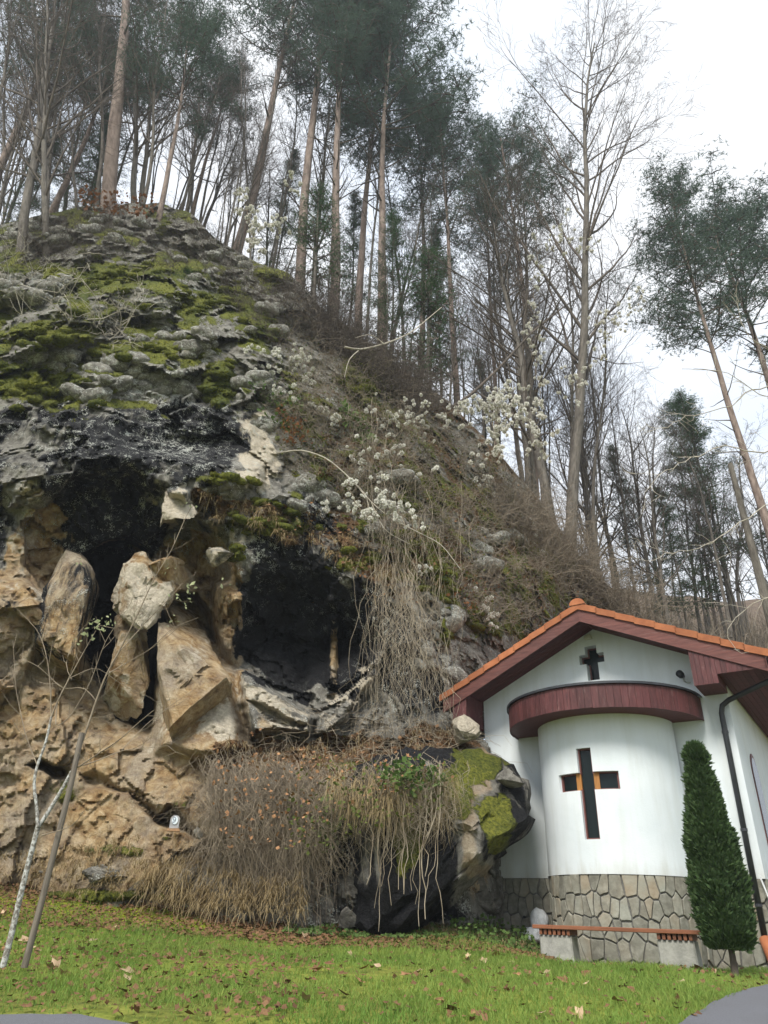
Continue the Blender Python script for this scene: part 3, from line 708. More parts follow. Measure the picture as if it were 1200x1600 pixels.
# cave and recesses
CAVE = [(122, 875), (160, 845), (205, 838), (238, 862), (250, 905), (266, 935), (248, 985), (238, 1040), (243, 1100), (228, 1141), (188, 1125), (165, 1095), (150, 1060), (125, 1010), (116, 970), (140, 930), (130, 900)]
rim = sstep(polysd(wx, wy, [(60, 800), (110, 745), (200, 735), (300, 790), (345, 850), (350, 960), (385, 1040), (240, 1180), (150, 1120), (80, 1040), (70, 930), (40, 880)]), -30, 40)
D += .55*rim
D -= .6*sstep(polysd(wx, wy, [(-60, 700), (60, 700), (200, 690), (330, 700), (420, 720), (420, 760), (330, 792), (290, 800), (250, 775), (200, 752), (120, 760), (70, 790), (-60, 800)]), -10, 30)
sdc = feat(CAVE, 2.4, 12, 2)
feat([(225, 845), (260, 815), (330, 830), (365, 900), (330, 935), (300, 915), (262, 880)], .5, 20, 5)
feat([(212, 862), (235, 866), (262, 880), (297, 905), (290, 925), (262, 928), (225, 893)], -1.2, 6, 2)
feat([(258, 925), (300, 915), (332, 960), (340, 1010), (322, 1000), (300, 965)], 1.0, 12, 2)
feat([(330, 905), (350, 905), (385, 930), (378, 1000), (366, 1035), (345, 1020), (328, 985)], -.55, 14, 4)
feat([(248, 945), (262, 935), (280, 940), (312, 985), (335, 1020), (372, 1045), (377, 1110), (400, 1180), (330, 1190), (240, 1180), (236, 1080), (250, 1040)], -.75, 22, 4)
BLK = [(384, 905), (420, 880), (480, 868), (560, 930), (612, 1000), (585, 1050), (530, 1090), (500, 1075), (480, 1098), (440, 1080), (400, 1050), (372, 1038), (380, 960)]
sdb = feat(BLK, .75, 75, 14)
feat([(515, 960), (532, 960), (530, 1080), (508, 1085)], -.4, 8, 3)
feat([(370, 1043), (385, 1045), (440, 1085), (492, 1118), (486, 1150), (440, 1142), (392, 1152), (372, 1100)], -1.0, 12, 3)
feat([(378, 1092), (410, 1095), (482, 1132), (475, 1142), (420, 1128)], .45, 7, 1)
feat([(488, 1112), (520, 1092), (590, 1038), (598, 1055), (545, 1118), (512, 1152), (490, 1150)], -.8, 12, 3)
feat([(505, 1128), (548, 1108), (585, 1128), (560, 1160), (500, 1160)], -.35, 8, 2)
# small hollows of the ochre foot
feat([(42, 1192), (60, 1184), (104, 1200), (106, 1216), (84, 1214), (66, 1204)], .9, 8, 2)
feat([(120, 1212), (150, 1208), (205, 1235), (250, 1262), (262, 1295), (240, 1285), (200, 1240), (130, 1228)], .35, 9, 3)
NICHE = [(236, 1282), (262, 1256), (282, 1268), (296, 1288), (325, 1308), (310, 1316), (285, 1304), (268, 1300), (250, 1292)]
feat(NICHE, .9, 8, 2)
feat([(0, 905), (55, 915), (88, 940), (92, 975), (70, 1010), (40, 1060), (0, 1110), (-60, 1120), (-60, 900)], -.35, 18, 6)
feat([(-60, 1060), (30, 1080), (36, 1120), (10, 1130), (-60, 1110)], .3, 10, 2)
# jutting pale block over the cave
feat([(238, 812), (262, 760), (296, 765), (302, 800), (285, 812)], -.7, 10, 3)
# natural relief
pl0 = lambda poly, w: sstep(polysd(wx, wy, poly), -w, w)
p0 = P(x, y, D)
calm = 1-.6*sstep(sdc, -4, 20)
z_ = p0[:, 2]
up = sstep(y, 780, 620)*sstep(x, 560, 400)                       # mossy terraces of the upper face
flank = sstep(x, 420, 560)*sstep(y, 1110, 1000)
wn_ = fbm(p0*[.8, .8, 1], .42, 3, 51)
tz = z_*.62+1.5*wn_+.3*fbm(p0, 1.6, 3, 52)+.22*p0[:, 0]*np.where(x > 420, 1.6, .3)
fr = tz-np.floor(tz)
terr = (np.where(fr < .78, fr/.78, (1-fr)/.22)-.5)*sstep(fbm(p0, .38, 2, 53), -.35, .25)
rel = .62*fbm(p0*[1, 1, .8], .45, 3, 61)+.17*fbm(p0, 1.7, 3, 71)+.08*fbm(p0, 5.5, 4, 81, .6)
def fac(sc, warp, seed, tilt, stp):
    wv = warp*np.stack([fbm(p0, sc*1.1, 3, seed), fbm(p0, sc*1.1, 3, seed+3), fbm(p0, sc*1.1, 3, seed+6)], 1)
    d1, d21, cid, cv = cells(p0*[1, 1, .8]+wv, sc, seed+9)
    return (cid-.5)*stp+(cv[:, 0]*np.sin(cid*40)+cv[:, 2]*np.cos(cid*57)*.9)*tilt
fA = fac(.75, .45, 91, .42, .34); fB = fac(1.9, .18, 131, .20, .13); fC = fac(5.2, .06, 171, .075, .04)
low = sstep(y, 1000, 1200)*sstep(x, 420, 300)
smooth_ = pl0([(225, 930), (300, 930), (380, 1040), (400, 1180), (330, 1190), (235, 1190)], 20)
D = D+calm*(1-.6*smooth_)*(rel*(.6+.9*up+.4*flank)*(1-.35*low)+fA*(.8-.3*low+.7*up)+fB*(1-.35*low-.45*up)+fC*(1-.5*up)+(up*.12+flank*.03)*terr)
# fade relief at the silhouette so the crest stays where it is
p = P(x, y, D)
Pg = p.reshape(RH, CW, 3)
dv = Pg[1:, :-1]-Pg[:-1, :-1]; dh = Pg[:-1, 1:]-Pg[:-1, :-1]
Nn = np.zeros_like(Pg); c_ = np.cross(dv, dh); c_ /= np.linalg.norm(c_, axis=2, keepdims=True)+1e-9; Nn[:-1, :-1] = c_; Nn[-1] = Nn[-2]; Nn[:, -1] = Nn[:, -2]
def blur(a, k):
    for _ in range(k):
        a = (a+np.roll(a, 1, 0)+np.roll(a, -1, 0)+np.roll(a, 1, 1)+np.roll(a, -1, 1))/5
    return a
nzs = blur(Nn[..., 2], 3).ravel()
if nzs.mean() < -.5: nzs = -nzs
# zones
g = lambda cx, cy, rx, ry: np.exp(-(((x-cx)/rx)**2+((y-cy)/ry)**2))
f1 = fbm(p0, .8, 4, 201); f2 = fbm(p0, 2.5, 3, 211)
zx = x+26*f2+22*f1; zy = y+26*fbm(p0, 2.5, 3, 221)+22*fbm(p0, .8, 3, 231)
pl = lambda poly, w: sstep(polysd(zx, zy, poly), -w, w)
plc = lambda poly, w: sstep(polysd(wx, wy, poly), -w, w)
moss = (.36+.42*f1+.9*np.clip(nzs-.12, -.5, .6))*sstep(y, 700, 610)*sstep(x, 470, 400)*1.05
for (cx, cy, rx, ry, a) in ((180, 430, 110, 32, .7), (80, 520, 110, 28, .7), (320, 470, 60, 26, .6), (340, 600, 32, 38, 1.1), (60, 600, 90, 40, .9), (230, 540, 130, 16, .7), (150, 620, 40, 22, .5), (430, 430, 40, 22, .8), (565, 590, 40, 50, 1.0), (410, 515, 40, 18, .8),
    (340, 750, 60, 12, .6), (430, 820, 110, 26, .65), (370, 860, 14, 16, .8), (560, 880, 70, 24, .6), (690, 900, 30, 60, .8), (700, 985, 14, 30, .9), (745, 960, 14, 50, .8), (800, 980, 20, 14, .7), (610, 590, 20, 60, .8), (640, 780, 60, 50, .5), (640, 880, 70, 60, .5), (800, 820, 60, 50, .5), (900, 880, 60, 40, .6),
    (100, 1240, 70, 30, .5), (200, 1330, 120, 18, .5), (150, 1400, 120, 14, .9), (285, 1258, 20, 12, .8), (450, 1240, 60, 30, .6), (640, 1290, 30, 90, .7), (500, 1300, 60, 60, .5), (560, 1195, 90, 14, .5), (740, 1200, 40, 14, .9), (540, 1150, 40, 10, .4), (260, 1310, 16, 6, .6)):
    moss = np.maximum(moss, a*g(cx, cy, rx, ry)*(1+.5*f2))
black = 1.0*pl([(-400, 640), (0, 635), (90, 640), (170, 610), (330, 590), (390, 640), (385, 700), (340, 760), (240, 770), (215, 850), (130, 870), (70, 850), (20, 960), (-400, 930)], 22)
black = black*(.75+.8*f1)
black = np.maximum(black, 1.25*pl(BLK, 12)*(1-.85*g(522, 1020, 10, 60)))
black = np.maximum(black, (.75+.6*f1)*pl([(410, 800), (480, 830), (560, 880), (640, 950), (700, 1020), (705, 1110), (640, 1110), (600, 1060), (590, 980), (520, 900), (400, 900), (380, 860)], 18))
black = np.maximum(black, (.8+.7*f1)*pl([(500, 1200), (720, 1200), (735, 1440), (510, 1440), (490, 1330)], 20)*(1-.7*g(560, 1390, 60, 40)))
black = np.maximum(black, .8*pl([(420, 780), (470, 770), (540, 800), (560, 850), (470, 850)], 12))
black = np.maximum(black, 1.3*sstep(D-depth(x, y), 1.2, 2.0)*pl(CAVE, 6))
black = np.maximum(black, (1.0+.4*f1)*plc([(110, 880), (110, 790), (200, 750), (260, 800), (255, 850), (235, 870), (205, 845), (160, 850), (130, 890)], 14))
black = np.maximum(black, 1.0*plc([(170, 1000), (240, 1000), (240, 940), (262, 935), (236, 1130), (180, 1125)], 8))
black = np.maximum(black, (.34+1.1*f2+.3*f1)*sstep(x, 470, 430)*sstep(y, 660, 600))
black *= 1-.95*sstep(y, 640, 600)*sstep(x, 460, 400)*.6
black *= 1-.9*pl([(0, 750), (60, 730), (70, 780), (95, 830), (70, 870), (50, 925), (-10, 930), (10, 850)], 12)
ochre = pl([(-420, 900), (0, 890), (30, 800), (90, 790), (130, 840), (240, 830), (330, 830), (390, 910), (385, 1040), (400, 1190), (330, 1210), (320, 1340), (150, 1420), (-420, 1420)], 20)*1.0
ochre = np.maximum(ochre, 1.0*g(522, 1030, 12, 70)); ochre = np.maximum(ochre, .6*pl([(420, 1090), (560, 1090), (560, 1170), (400, 1170)], 15)*(.5+f1))
ochre = np.maximum(ochre, .9*g(745, 1330, 30, 90))
pale = .42+.5*f1
pale = np.maximum(pale*0+.25*f1, 1.0*pl([(370, 640), (425, 640), (432, 700), (430, 750), (385, 760), (375, 700)], 12))
for a in ([(238, 815), (262, 758), (300, 765), (302, 800), (285, 812)], [(370, 1043), (440, 1085), (492, 1118), (486, 1150), (440, 1142), (372, 1100)], [(488, 1112), (590, 1038), (598, 1055), (512, 1152)], [(-100, 905), (55, 915), (88, 940), (92, 975), (60, 1040), (-100, 1090)], [(10, 740), (60, 760), (60, 880), (15, 920)], [(240, 1085), (330, 1030), (372, 1060), (375, 1160), (245, 1170)], [(362, 830), (410, 830), (415, 870), (370, 880)]):
    pale = np.maximum(pale, (.55+.8*f1+.3*f2)*pl(a, 8))
litter = (.42+.6*f1+.4*np.clip(nzs, -.3, .6))*sstep(x, 440, 520)*sstep(y, 1000, 900)
litter = np.maximum(litter, 1.1*pl([(330, 1165), (480, 1150), (740, 1130), (760, 1195), (640, 1215), (420, 1205), (330, 1195)], 8))
litter = np.maximum(litter, (.55+.5*f1)*pl([(310, 770), (420, 780), (640, 850), (760, 900), (740, 930), (600, 910), (420, 840), (310, 810)], 10))
litter = np.maximum(litter, (.6+.5*f1)*sstep(y, 1330, 1400)*sstep(x, 420, 300))
litter = np.maximum(litter, .5*sstep(x, 760, 820))
litter = np.maximum(litter, (.45+.5*f1)*pl([(330, 1200), (520, 1200), (500, 1420), (330, 1430)], 10))
speck = .35+.4*f1
for (cx, cy, rx, ry, a) in ((250, 600, 110, 60, 1.2), (280, 690, 100, 50, 1.), (120, 690, 60, 40, .8), (690, 1000, 45, 90, 1.3), (500, 790, 60, 40, 1.), (400, 820, 60, 50, .9), (590, 980, 50, 60, .9), (400, 870, 30, 30, 1.), (650, 1050, 60, 50, .8), (300, 480, 120, 60, .9), (780, 990, 50, 30, .8)):
    speck = np.maximum(speck, a*g(cx, cy, rx, ry)*1.0)
speck *= 1-.8*pl([(-400, 880), (330, 860), (390, 1040), (400, 1200), (330, 1400), (-400, 1400)], 15)
speck *= 1-.55*pl(BLK, 5)
moss = np.maximum(moss, (.38+.7*f2+.4*f1)*pl([(440, 560), (560, 560), (720, 660), (860, 810), (960, 930), (800, 1000), (700, 960), (620, 880), (450, 800)], 20))
moss = np.clip(moss, 0, 1.2)
# moss stands out from the rock as cushions
mossy = sstep(moss, .45, .7)
cd, ce, ci, _v = cells(p0*[1, 1, 1.4]+.3*np.stack([f2, f1, f2], 1), 2.1, 301)
D -= mossy*(.07+.20*np.clip(1-cd, 0, 1)**1.5+.03*f2)*calm
p = P(x, y, D)
q = p.reshape(RH, CW, 3)
# plateau behind the crest (rises away from the camera's sight line)
nb = 14; back = []
for k in range(1, nb+1):
    dy = .35*k+ .22*k*k*.6; rr = q[0].copy(); f = 1+dy/rr[:, 1]; s0 = rr[:, 2]/rr[:, 1]
    rr2 = rr.copy(); rr2[:, 0] = rr[:, 0]*f; rr2[:, 1] += dy; rr2[:, 2] += dy*np.clip(s0*.32, .05, .45)+.25*fbm(rr2, .6, 3, 401)
    back.append(rr2)
full = np.concatenate([np.array(back[::-1]), q], 0); RT_ = RH+nb
zone = np.stack([moss, black, ochre, pale], 1).reshape(RH, CW, 4); zb = np.repeat(zone[:1], nb, 0); zb[..., 1:] = 0
zone2 = np.stack([litter, speck, 0*litter, np.ones_like(litter)], 1).reshape(RH, CW, 4); zb2 = np.repeat(zone2[:1], nb, 0); zb2[..., 0] = 1
zone = np.concatenate([zb, zone], 0).reshape(-1, 4); zone2 = np.concatenate([zb2, zone2], 0).reshape(-1, 4)
i = (np.arange(RT_-1)[:, None]*CW+np.arange(CW-1)[None]).ravel()
Fq = np.stack([i, i+CW, i+CW+1, i+1], 1)
V = full.reshape(-1, 3)
ctr = V[Fq].mean(1)
# leave the ground inside and in front of the chapel free
lu = (ctr[:, 0]-ORG[0])*cos(A)-(ctr[:, 1]-ORG[1])*sin(A); ln = -(ctr[:, 0]-ORG[0])*sin(A)-(ctr[:, 1]-ORG[1])*cos(A)
keep = ~((lu > HL-.02) & (lu < 3.4) & (ln > -DEP-.3) & (ctr[:, 2] < 5.4) & (ln < .03))
keep &= ~((ln >= .03) & (ln < 2) & (lu > -1.75))
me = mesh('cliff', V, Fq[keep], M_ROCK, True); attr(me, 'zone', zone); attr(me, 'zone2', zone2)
try: me.set_sharp_from_angle(angle=radians(48))
except Exception: pass
cliff = obj('cliff', me, kind='structure')
def cliffY(px, py):
    """ground distance of the finished cliff face at a pixel"""
    px = float(px); py = float(py); c = (px+330)/1290*(CW-1); y0 = np.interp(px, pxs, ys); r = (py-y0)/(YB-y0)*(RH-1)
    c0 = int(np.clip(round(c), 0, CW-1)); r0 = int(np.clip(round(r), 0, RH-1)); return q[r0, c0, 1]
def onc(px, py, out=.0): return P(px, py, cliffY(px, py)-out)

# ------------------------------------------------------------------ loose rocks (closed, rounded blocks)
def rock(name, poly, Y, thick, label, cat='boulder', seed=1, mossv=0., blackv=0., ochrev=1., palev=.3, speckv=.1, litterv=0., sq=.55, rough=.07, zf=None, backf=.6, tilt=(0, 0), group=None, cuts=9):
    poly = np.array(poly, float); c = poly.mean(0); nt_, npn = 72, 34
    th = np.linspace(0, 2*pi, nt_, endpoint=False); rr = []
    for t in th:
        dx, dy = cos(t), sin(t); best = 1
        for i in range(len(poly)):
            a = poly[i]-c; b = poly[(i+1) % len(poly)]-c; e = b-a; den = dx*e[1]-dy*e[0]
            if abs(den) < 1e-9: continue
            k = (a[0]*e[1]-a[1]*e[0])/den; u = (a[0]*dy-a[1]*dx)/den
            if k > 0 and -1e-6 <= u <= 1+1e-6: best = max(best, k) if best > 1 else k
        rr.append(best)
    rr = np.array(rr)*(1+.012*cuts); ph = np.linspace(0, pi, npn)
    T, PH = np.meshgrid(th, ph); Rr = np.repeat(rr[None], npn, 0)
    s_ = np.sin(PH); dpt = np.sign(np.cos(PH))*np.clip(1-s_**(2/sq), 0, 1)**.4
    X = c[0]+Rr*s_*np.cos(T); Yp = c[1]+Rr*s_*np.sin(T)
    yy = Y+tilt[0]*(X-c[0])/100+tilt[1]*(Yp-c[1])/100-np.where(dpt > 0, dpt*thick*.5, dpt*thick*backf)
    V = P(X.ravel(), Yp.ravel(), yy.ravel())
    cen = V.mean(0); dirv = V-cen; dirv /= np.linalg.norm(dirv, axis=1)[:, None]+1e-9
    a1, a2, ci, cv = cells(V+.1*np.stack([fbm(V, 2, 2, seed), fbm(V, 2, 2, seed+1), fbm(V, 2, 2, seed+2)], 1), 2.4, seed+50)
    sz = min(1, np.ptp(V[:, 0])+.2)
    n = rough*sz*(fbm(V, 2.2, 4, seed)*1.2+.5*fbm(V, 8, 3, seed+4)+(ci-.5)*1.1+cv[:, 0]*1.6*np.sin(ci*40)+cv[:, 2]*1.5*np.cos(ci*50))
    V = V+dirv*n[:, None]*.6
    g_ = np.random.default_rng(seed+900); sc_ = np.ptp(V, axis=0)/2+1e-6
    for _ in range(cuts):      # split faces: planes that shear corners off
        nn = g_.normal(0, 1, 3); nn /= np.linalg.norm(nn)
        U_ = (V-cen)/sc_; d_ = U_@nn; o_ = np.quantile(d_, .93)*g_.uniform(.62, .88); e_ = np.clip(d_-o_, 0, None)
        V = cen+(U_-e_[:, None]*nn*.92)*sc_
    V = V+dirv*n[:, None]*.4
    i = (np.arange(npn-1)[:, None]*nt_+np.arange(nt_)[None]); j = (np.arange(npn-1)[:, None]*nt_+(np.arange(nt_)[None]+1) % nt_)
    Fq = np.stack([i, j, j+nt_, i+nt_], -1).reshape(-1, 4)
    me = mesh(name, V, Fq, M_ROCK, True); f = fbm(V, 1.5, 4, seed+7); f2_ = fbm(V, 1.2, 3, seed+8)
    z = [mossv+.3*f, blackv*(1+.6*f), ochrev+.2*f2_, palev+.5*f2_]; z2 = [litterv+0*f, speckv+.2*f, 0*f, 0*f+1]
    vx_, vy_ = proj(V)
    if zf: zf(V, vx_+34*f2_+16*f, vy_+34*fbm(V, 1.5, 3, seed+9)+14*f, z, z2, f)
    attr(me, 'zone', np.stack(z, 1)); attr(me, 'zone2', np.stack(z2, 1))
    try: me.set_sharp_from_angle(angle=radians(40))
    except Exception: pass
    return obj(name, me, None, label=label, cat=cat, group=group)
rock('boulder', [(166, 928), (196, 878), (226, 866), (272, 922), (240, 972), (220, 992), (192, 966)], 12.95, .9, 'pale diamond-shaped block wedged in the mouth of the dark cave', seed=3, palev=.5, ochrev=1.1, sq=.35, rough=.075, tilt=(.3, -.2), cuts=5)
rock('boulder', [(196, 852), (236, 852), (280, 880), (306, 908), (304, 930), (284, 934), (258, 922), (228, 890)], 12.95, 1.0, 'smooth ochre slab slanting above the diamond block in the cave', seed=5, palev=.2, sq=.4, rough=.05, tilt=(-.1, .2), backf=1.5)
rock('boulder', [(182, 990), (218, 985), (238, 1005), (232, 1060), (214, 1112), (186, 1112), (158, 1085), (172, 1040)], 13.4, 1.0, 'narrow upright block with a broken foot standing in the lower part of the cave', seed=8, palev=.35, ochrev=1.1, sq=.35, rough=.075, tilt=(.3, 0), backf=1.3)
rock('boulder', [(190, 950), (222, 965), (232, 1000), (220, 1020), (190, 1010), (182, 975)], 13.6, .7, 'small brown block jammed between the diamond block and the narrow upright one', seed=12, palev=-.1, sq=.5)
rock('boulder', [(66, 930), (104, 866), (136, 886), (154, 932), (138, 975), (140, 1020), (166, 1075), (130, 1120), (60, 1085), (54, 1000)], 13.0, 1.2, 'dark stained slab leaning at the left edge of the cave', seed=15, palev=-.1, ochrev=.9, blackv=.5, speckv=.2, sq=.4, rough=.06, backf=1.5, cuts=6)
rock('boulder', [(240, 945), (262, 928), (285, 940), (312, 982), (340, 1022), (372, 1048), (380, 1100), (396, 1182), (330, 1204), (240, 1196), (230, 1090), (244, 1030)], 13.0, 1.0, 'great smooth ochre slab leaning between the cave and the black recess', seed=17, palev=.3, ochrev=1.1, sq=.3, rough=.045, tilt=(.25, -.35), backf=1.6, speckv=0)
rock('boulder', [(329, 860), (345, 857), (364, 868), (360, 884), (340, 888), (330, 878)], 13.05, .6, 'small rounded grey stone stuck at the right edge of the cave roof', seed=21, ochrev=.1, palev=.5)
rock('boulder', [(232, 812), (250, 786), (262, 758), (285, 762), (298, 775), (303, 802), (284, 808), (262, 810)], 12.75, 1.6, 'angular pale block jutting out over the top of the cave', seed=24, ochrev=.5, palev=.8, sq=.4, rough=.10)
rock('boulder', [(128, 1362), (170, 1350), (198, 1362), (196, 1385), (178, 1402), (150, 1392)], cliffY(165, 1385)+.12, .8, 'flat grey stone lying in the grass below the ochre rock', seed=27, ochrev=.1, palev=.2, sq=.5, speckv=.3)
rock('boulder', [(246, 1374), (262, 1362), (286, 1366), (290, 1390), (270, 1404), (248, 1400)], cliffY(268, 1390)+.1, .6, 'small brownish stone among dead leaves left of the dry grass', seed=30, ochrev=.4, palev=.1, mossv=.3)
rock('boulder', [(30, 1355), (60, 1348), (78, 1360), (70, 1374), (35, 1372)], cliffY(55, 1365)+.1, .5, 'low grey stone at the moss bank on the far left', seed=31, ochrev=.2, palev=.1, mossv=.2)
rock('boulder', [(532, 1425), (548, 1418), (560, 1430), (562, 1446), (530, 1448)], 12.1, .4, 'small pale stone at the foot of the cliff beside the thin stems', seed=33, ochrev=.3, palev=.5)
def zc(V, X, Y_, z, z2, f):
    z[0][:] = .9*np.exp(-((X-640)/25)**2-((Y_-1330)/70)**2)+.8*np.exp(-((X-690)/60)**2-((Y_-1240)/35)**2)+1.2*np.exp(-((X-795)/22)**2-((Y_-1285)/50)**2)+1.1*np.exp(-((X-740)/50)**2-((Y_-1192)/16)**2)+.2*f
    z[1][:] = (.85+.8*f)*np.clip((740-X)/40, 0, 1)+(.6+.5*f)*np.clip((X-762)/15, 0, 1)
    z[2][:] = .6*np.exp(-((X-750)/20)**2)
    z[0][:] += .5*np.exp(-((X-700)/60)**2-((Y_-1230)/35)**2)
rock('boulder', [(560, 1200), (640, 1180), (700, 1180), (765, 1182), (800, 1200), (820, 1230), (822, 1262), (814, 1310), (795, 1360), (770, 1412), (745, 1446), (690, 1460), (560, 1465)], 12.5, 1.9, 'big dark overhanging boulder with a mossy top beside the left chapel wall', seed=36, ochrev=.35, palev=-.15, sq=.3, rough=.10, speckv=.0, zf=zc, backf=1.0, cuts=4)
rock('boulder', [(715, 1340), (745, 1330), (766, 1370), (768, 1420), (760, 1455), (715, 1460)], 13.35, 1.0, 'brown rock in shade behind the foot of the big overhanging boulder', seed=61, ochrev=.4, palev=0, sq=.4)
rock('boulder', [(762, 1196), (785, 1196), (812, 1216), (820, 1232), (812, 1240), (790, 1228), (772, 1215)], 12.2, .6, 'smooth grey concrete-like cap on the top corner of the overhanging boulder', 'rock', seed=39, ochrev=0, palev=0, sq=.5, rough=.02, speckv=0)
rock('boulder', [(712, 1132), (728, 1126), (745, 1130), (746, 1142), (738, 1165), (722, 1168), (712, 1150)], 13.1, .7, 'rough pale stone right under the left eave box of the chapel', 'rock', seed=41, ochrev=.3, palev=.7, sq=.45, rough=.1)
# picture in its niche
nic = thing('votive_picture', 'small white oval picture on a little stand in the low niche of the ochre rock', 'picture', P(272, 1291, 11.95), rz=radians(10))
ov = [(.045*cos(t), .058*sin(t)) for t in np.linspace(0, 2*pi, 24, endpoint=False)]
mb = MB(); mb.prism([(-.07, .0, -.03), (.07, 0, -.03), (.07, 0, .10)]+[(.07*cos(t), 0, .10+.06*sin(t)) for t in np.linspace(.2, pi-.2, 9)]+[(-.07, 0, .10)], [(-.07, .03, -.03), (.07, .03, -.03), (.07, .03, .10)]+[(.07*cos(t), .03, .10+.06*sin(t)) for t in np.linspace(.2, pi-.2, 9)]+[(-.07, .03, .10)])
mb.build('stand', simple('stand_stone', (.25, .25, .26), (.4, .4, .4), 9), nic)
mb = MB(); mb.prism([(a, -.012, .085+b) for a, b in ov], [(a, -.002, .085+b) for a, b in ov]); pc = mb.build('oval_panel', simple('white_enamel', (.62, .70, .76), (.74, .80, .84), 8, .4, 0), nic)
m = TB(); m.add([(-.012+.02*cos(t), -.014, .105+.022*sin(t)) for t in np.linspace(0, 2*pi, 12)], .0045, 4); m.add([(.008, -.014, .105), (.006, -.014, .07), (-.02, -.014, .05)], .0045, 4); m.add([(-.03, -.014, .04), (-.025, -.014, .075)], .004, 4)
obj('painted_figure', m.mesh('painted_figure', simple('blue_grey_paint', (.10, .14, .20), (.16, .2, .27), 8, .6, 0)), pc)
mb = MB(); mb.hexa([(-.1, -.03, -.07), (.1, -.03, -.07), (.1, .07, -.07), (-.1, .07, -.07)], [(-.085, -.025, -.03), (.085, -.025, -.03), (.085, .06, -.03), (-.085, .06, -.03)]); mb.build('foot', simple('clay_foot', (.25, .14, .07), (.36, .22, .12), 12), nic)
rock('pebble', [(302, 1297), (308, 1294), (314, 1302), (317, 1314), (310, 1318), (303, 1308)], 11.95, .1, 'small silvery wrapped lump right of the oval picture in the niche', 'lump', seed=51, ochrev=0, palev=.3)

# ------------------------------------------------------------------ trees and brush
def unit(v): v = np.asarray(v, float); return v/(np.linalg.norm(v)+1e-9)
def rperp(d, r):
    v = np.array([r.gauss(0, 1) for _ in range(3)]); v -= d*(v@d); return unit(v)
def bare_tree(seed, H, r0, nbr=26, lean=.0, start=.3, ang=38, blen=.34, levels=3, fork=False, wob=.06, twk=1.0, up=.35, minr=.0045):
    r = random.Random(seed); trunk = TB(); br = TB(); tips = []
    def limb(tb, p, d, L, ra, lev, k):
        n = {0: 16, 1: 8, 2: 6, 3: 4}.get(lev, 3); pts = [np.array(p)]; d = unit(d)
        for i in range(n):
            d = unit(d+wob*(1+.7*lev)*rperp(d, r)+np.array([0, 0, up*(.10 if lev else .12)]))
            pts.append(pts[-1]+d*L/n)
        t = np.linspace(0, 1, n+1); rad = np.maximum(ra*(1-.82*t**1.1), minr*.7)
        tb.add(pts, rad, k); return pts, rad
    tp, tr = limb(trunk, (0, 0, -.4), (lean, 0, 1), H, r0, 0, 9)
    tp = np.array(tp)
    def at(pts, t): f = t*(len(pts)-1); i = min(int(f), len(pts)-2); return pts[i]*(1-(f-i))+pts[i+1]*(f-i), unit(pts[i+1]-pts[i])
    def kids(pts, ra, L, lev):
        if lev > levels: return
        m = {1: nbr, 2: int(7*twk), 3: int(5*twk), 4: 4}[lev]; t0 = start if lev == 1 else .22
        for j in range(m):
            t = t0+(1-t0)*((j+r.random())/m)**.85; p, d = at(pts, min(t, .985)); q = rperp(d, r); a = radians(ang+r.uniform(-12, 14))
            nd = unit(d*cos(a)+q*sin(a)); 
            l = (L*blen*(1.15-.75*t) if lev == 1 else L*.48*(1.1-.5*t))*r.uniform(.7, 1.25); rb_ = max(ra*(1-.75*t)*(.42 if lev == 1 else .5), minr)
            a_, _ = limb(br, p, nd, l, rb_, lev, {1: 5, 2: 4}.get(lev, 3)); kids([*a_], rb_, l, lev+1)
            if lev >= 2: tips.append(a_[-1])
    kids([*tp], r0, H, 1)
    return trunk, br, np.array(tips)
def foliage(cent, n, spread, size, seed, flat=.6, upb=.2, blades=6, width=.13):
    """needle tufts: small tapered blades fanning from a point"""
    g_ = np.random.default_rng(seed); c = cent[g_.integers(0, len(cent), n)]+g_.normal(0, 1, (n, 3))*spread*[1, 1, flat]
    c = np.repeat(c, blades, 0); m = len(c); d = g_.normal(0, 1, (m, 3)); d[:, 2] = d[:, 2]*.7+upb; d /= np.linalg.norm(d, axis=1)[:, None]
    s = np.cross(d, g_.normal(0, 1, (m, 3))); s /= np.linalg.norm(s, axis=1)[:, None]; l = size*g_.uniform(.6, 1.3, m)[:, None]
    V = np.stack([c-s*l*width*.5, c+s*l*width*.5, c+d*l], 1).reshape(-1, 3); return V, np.arange(3*m).reshape(m, 3)
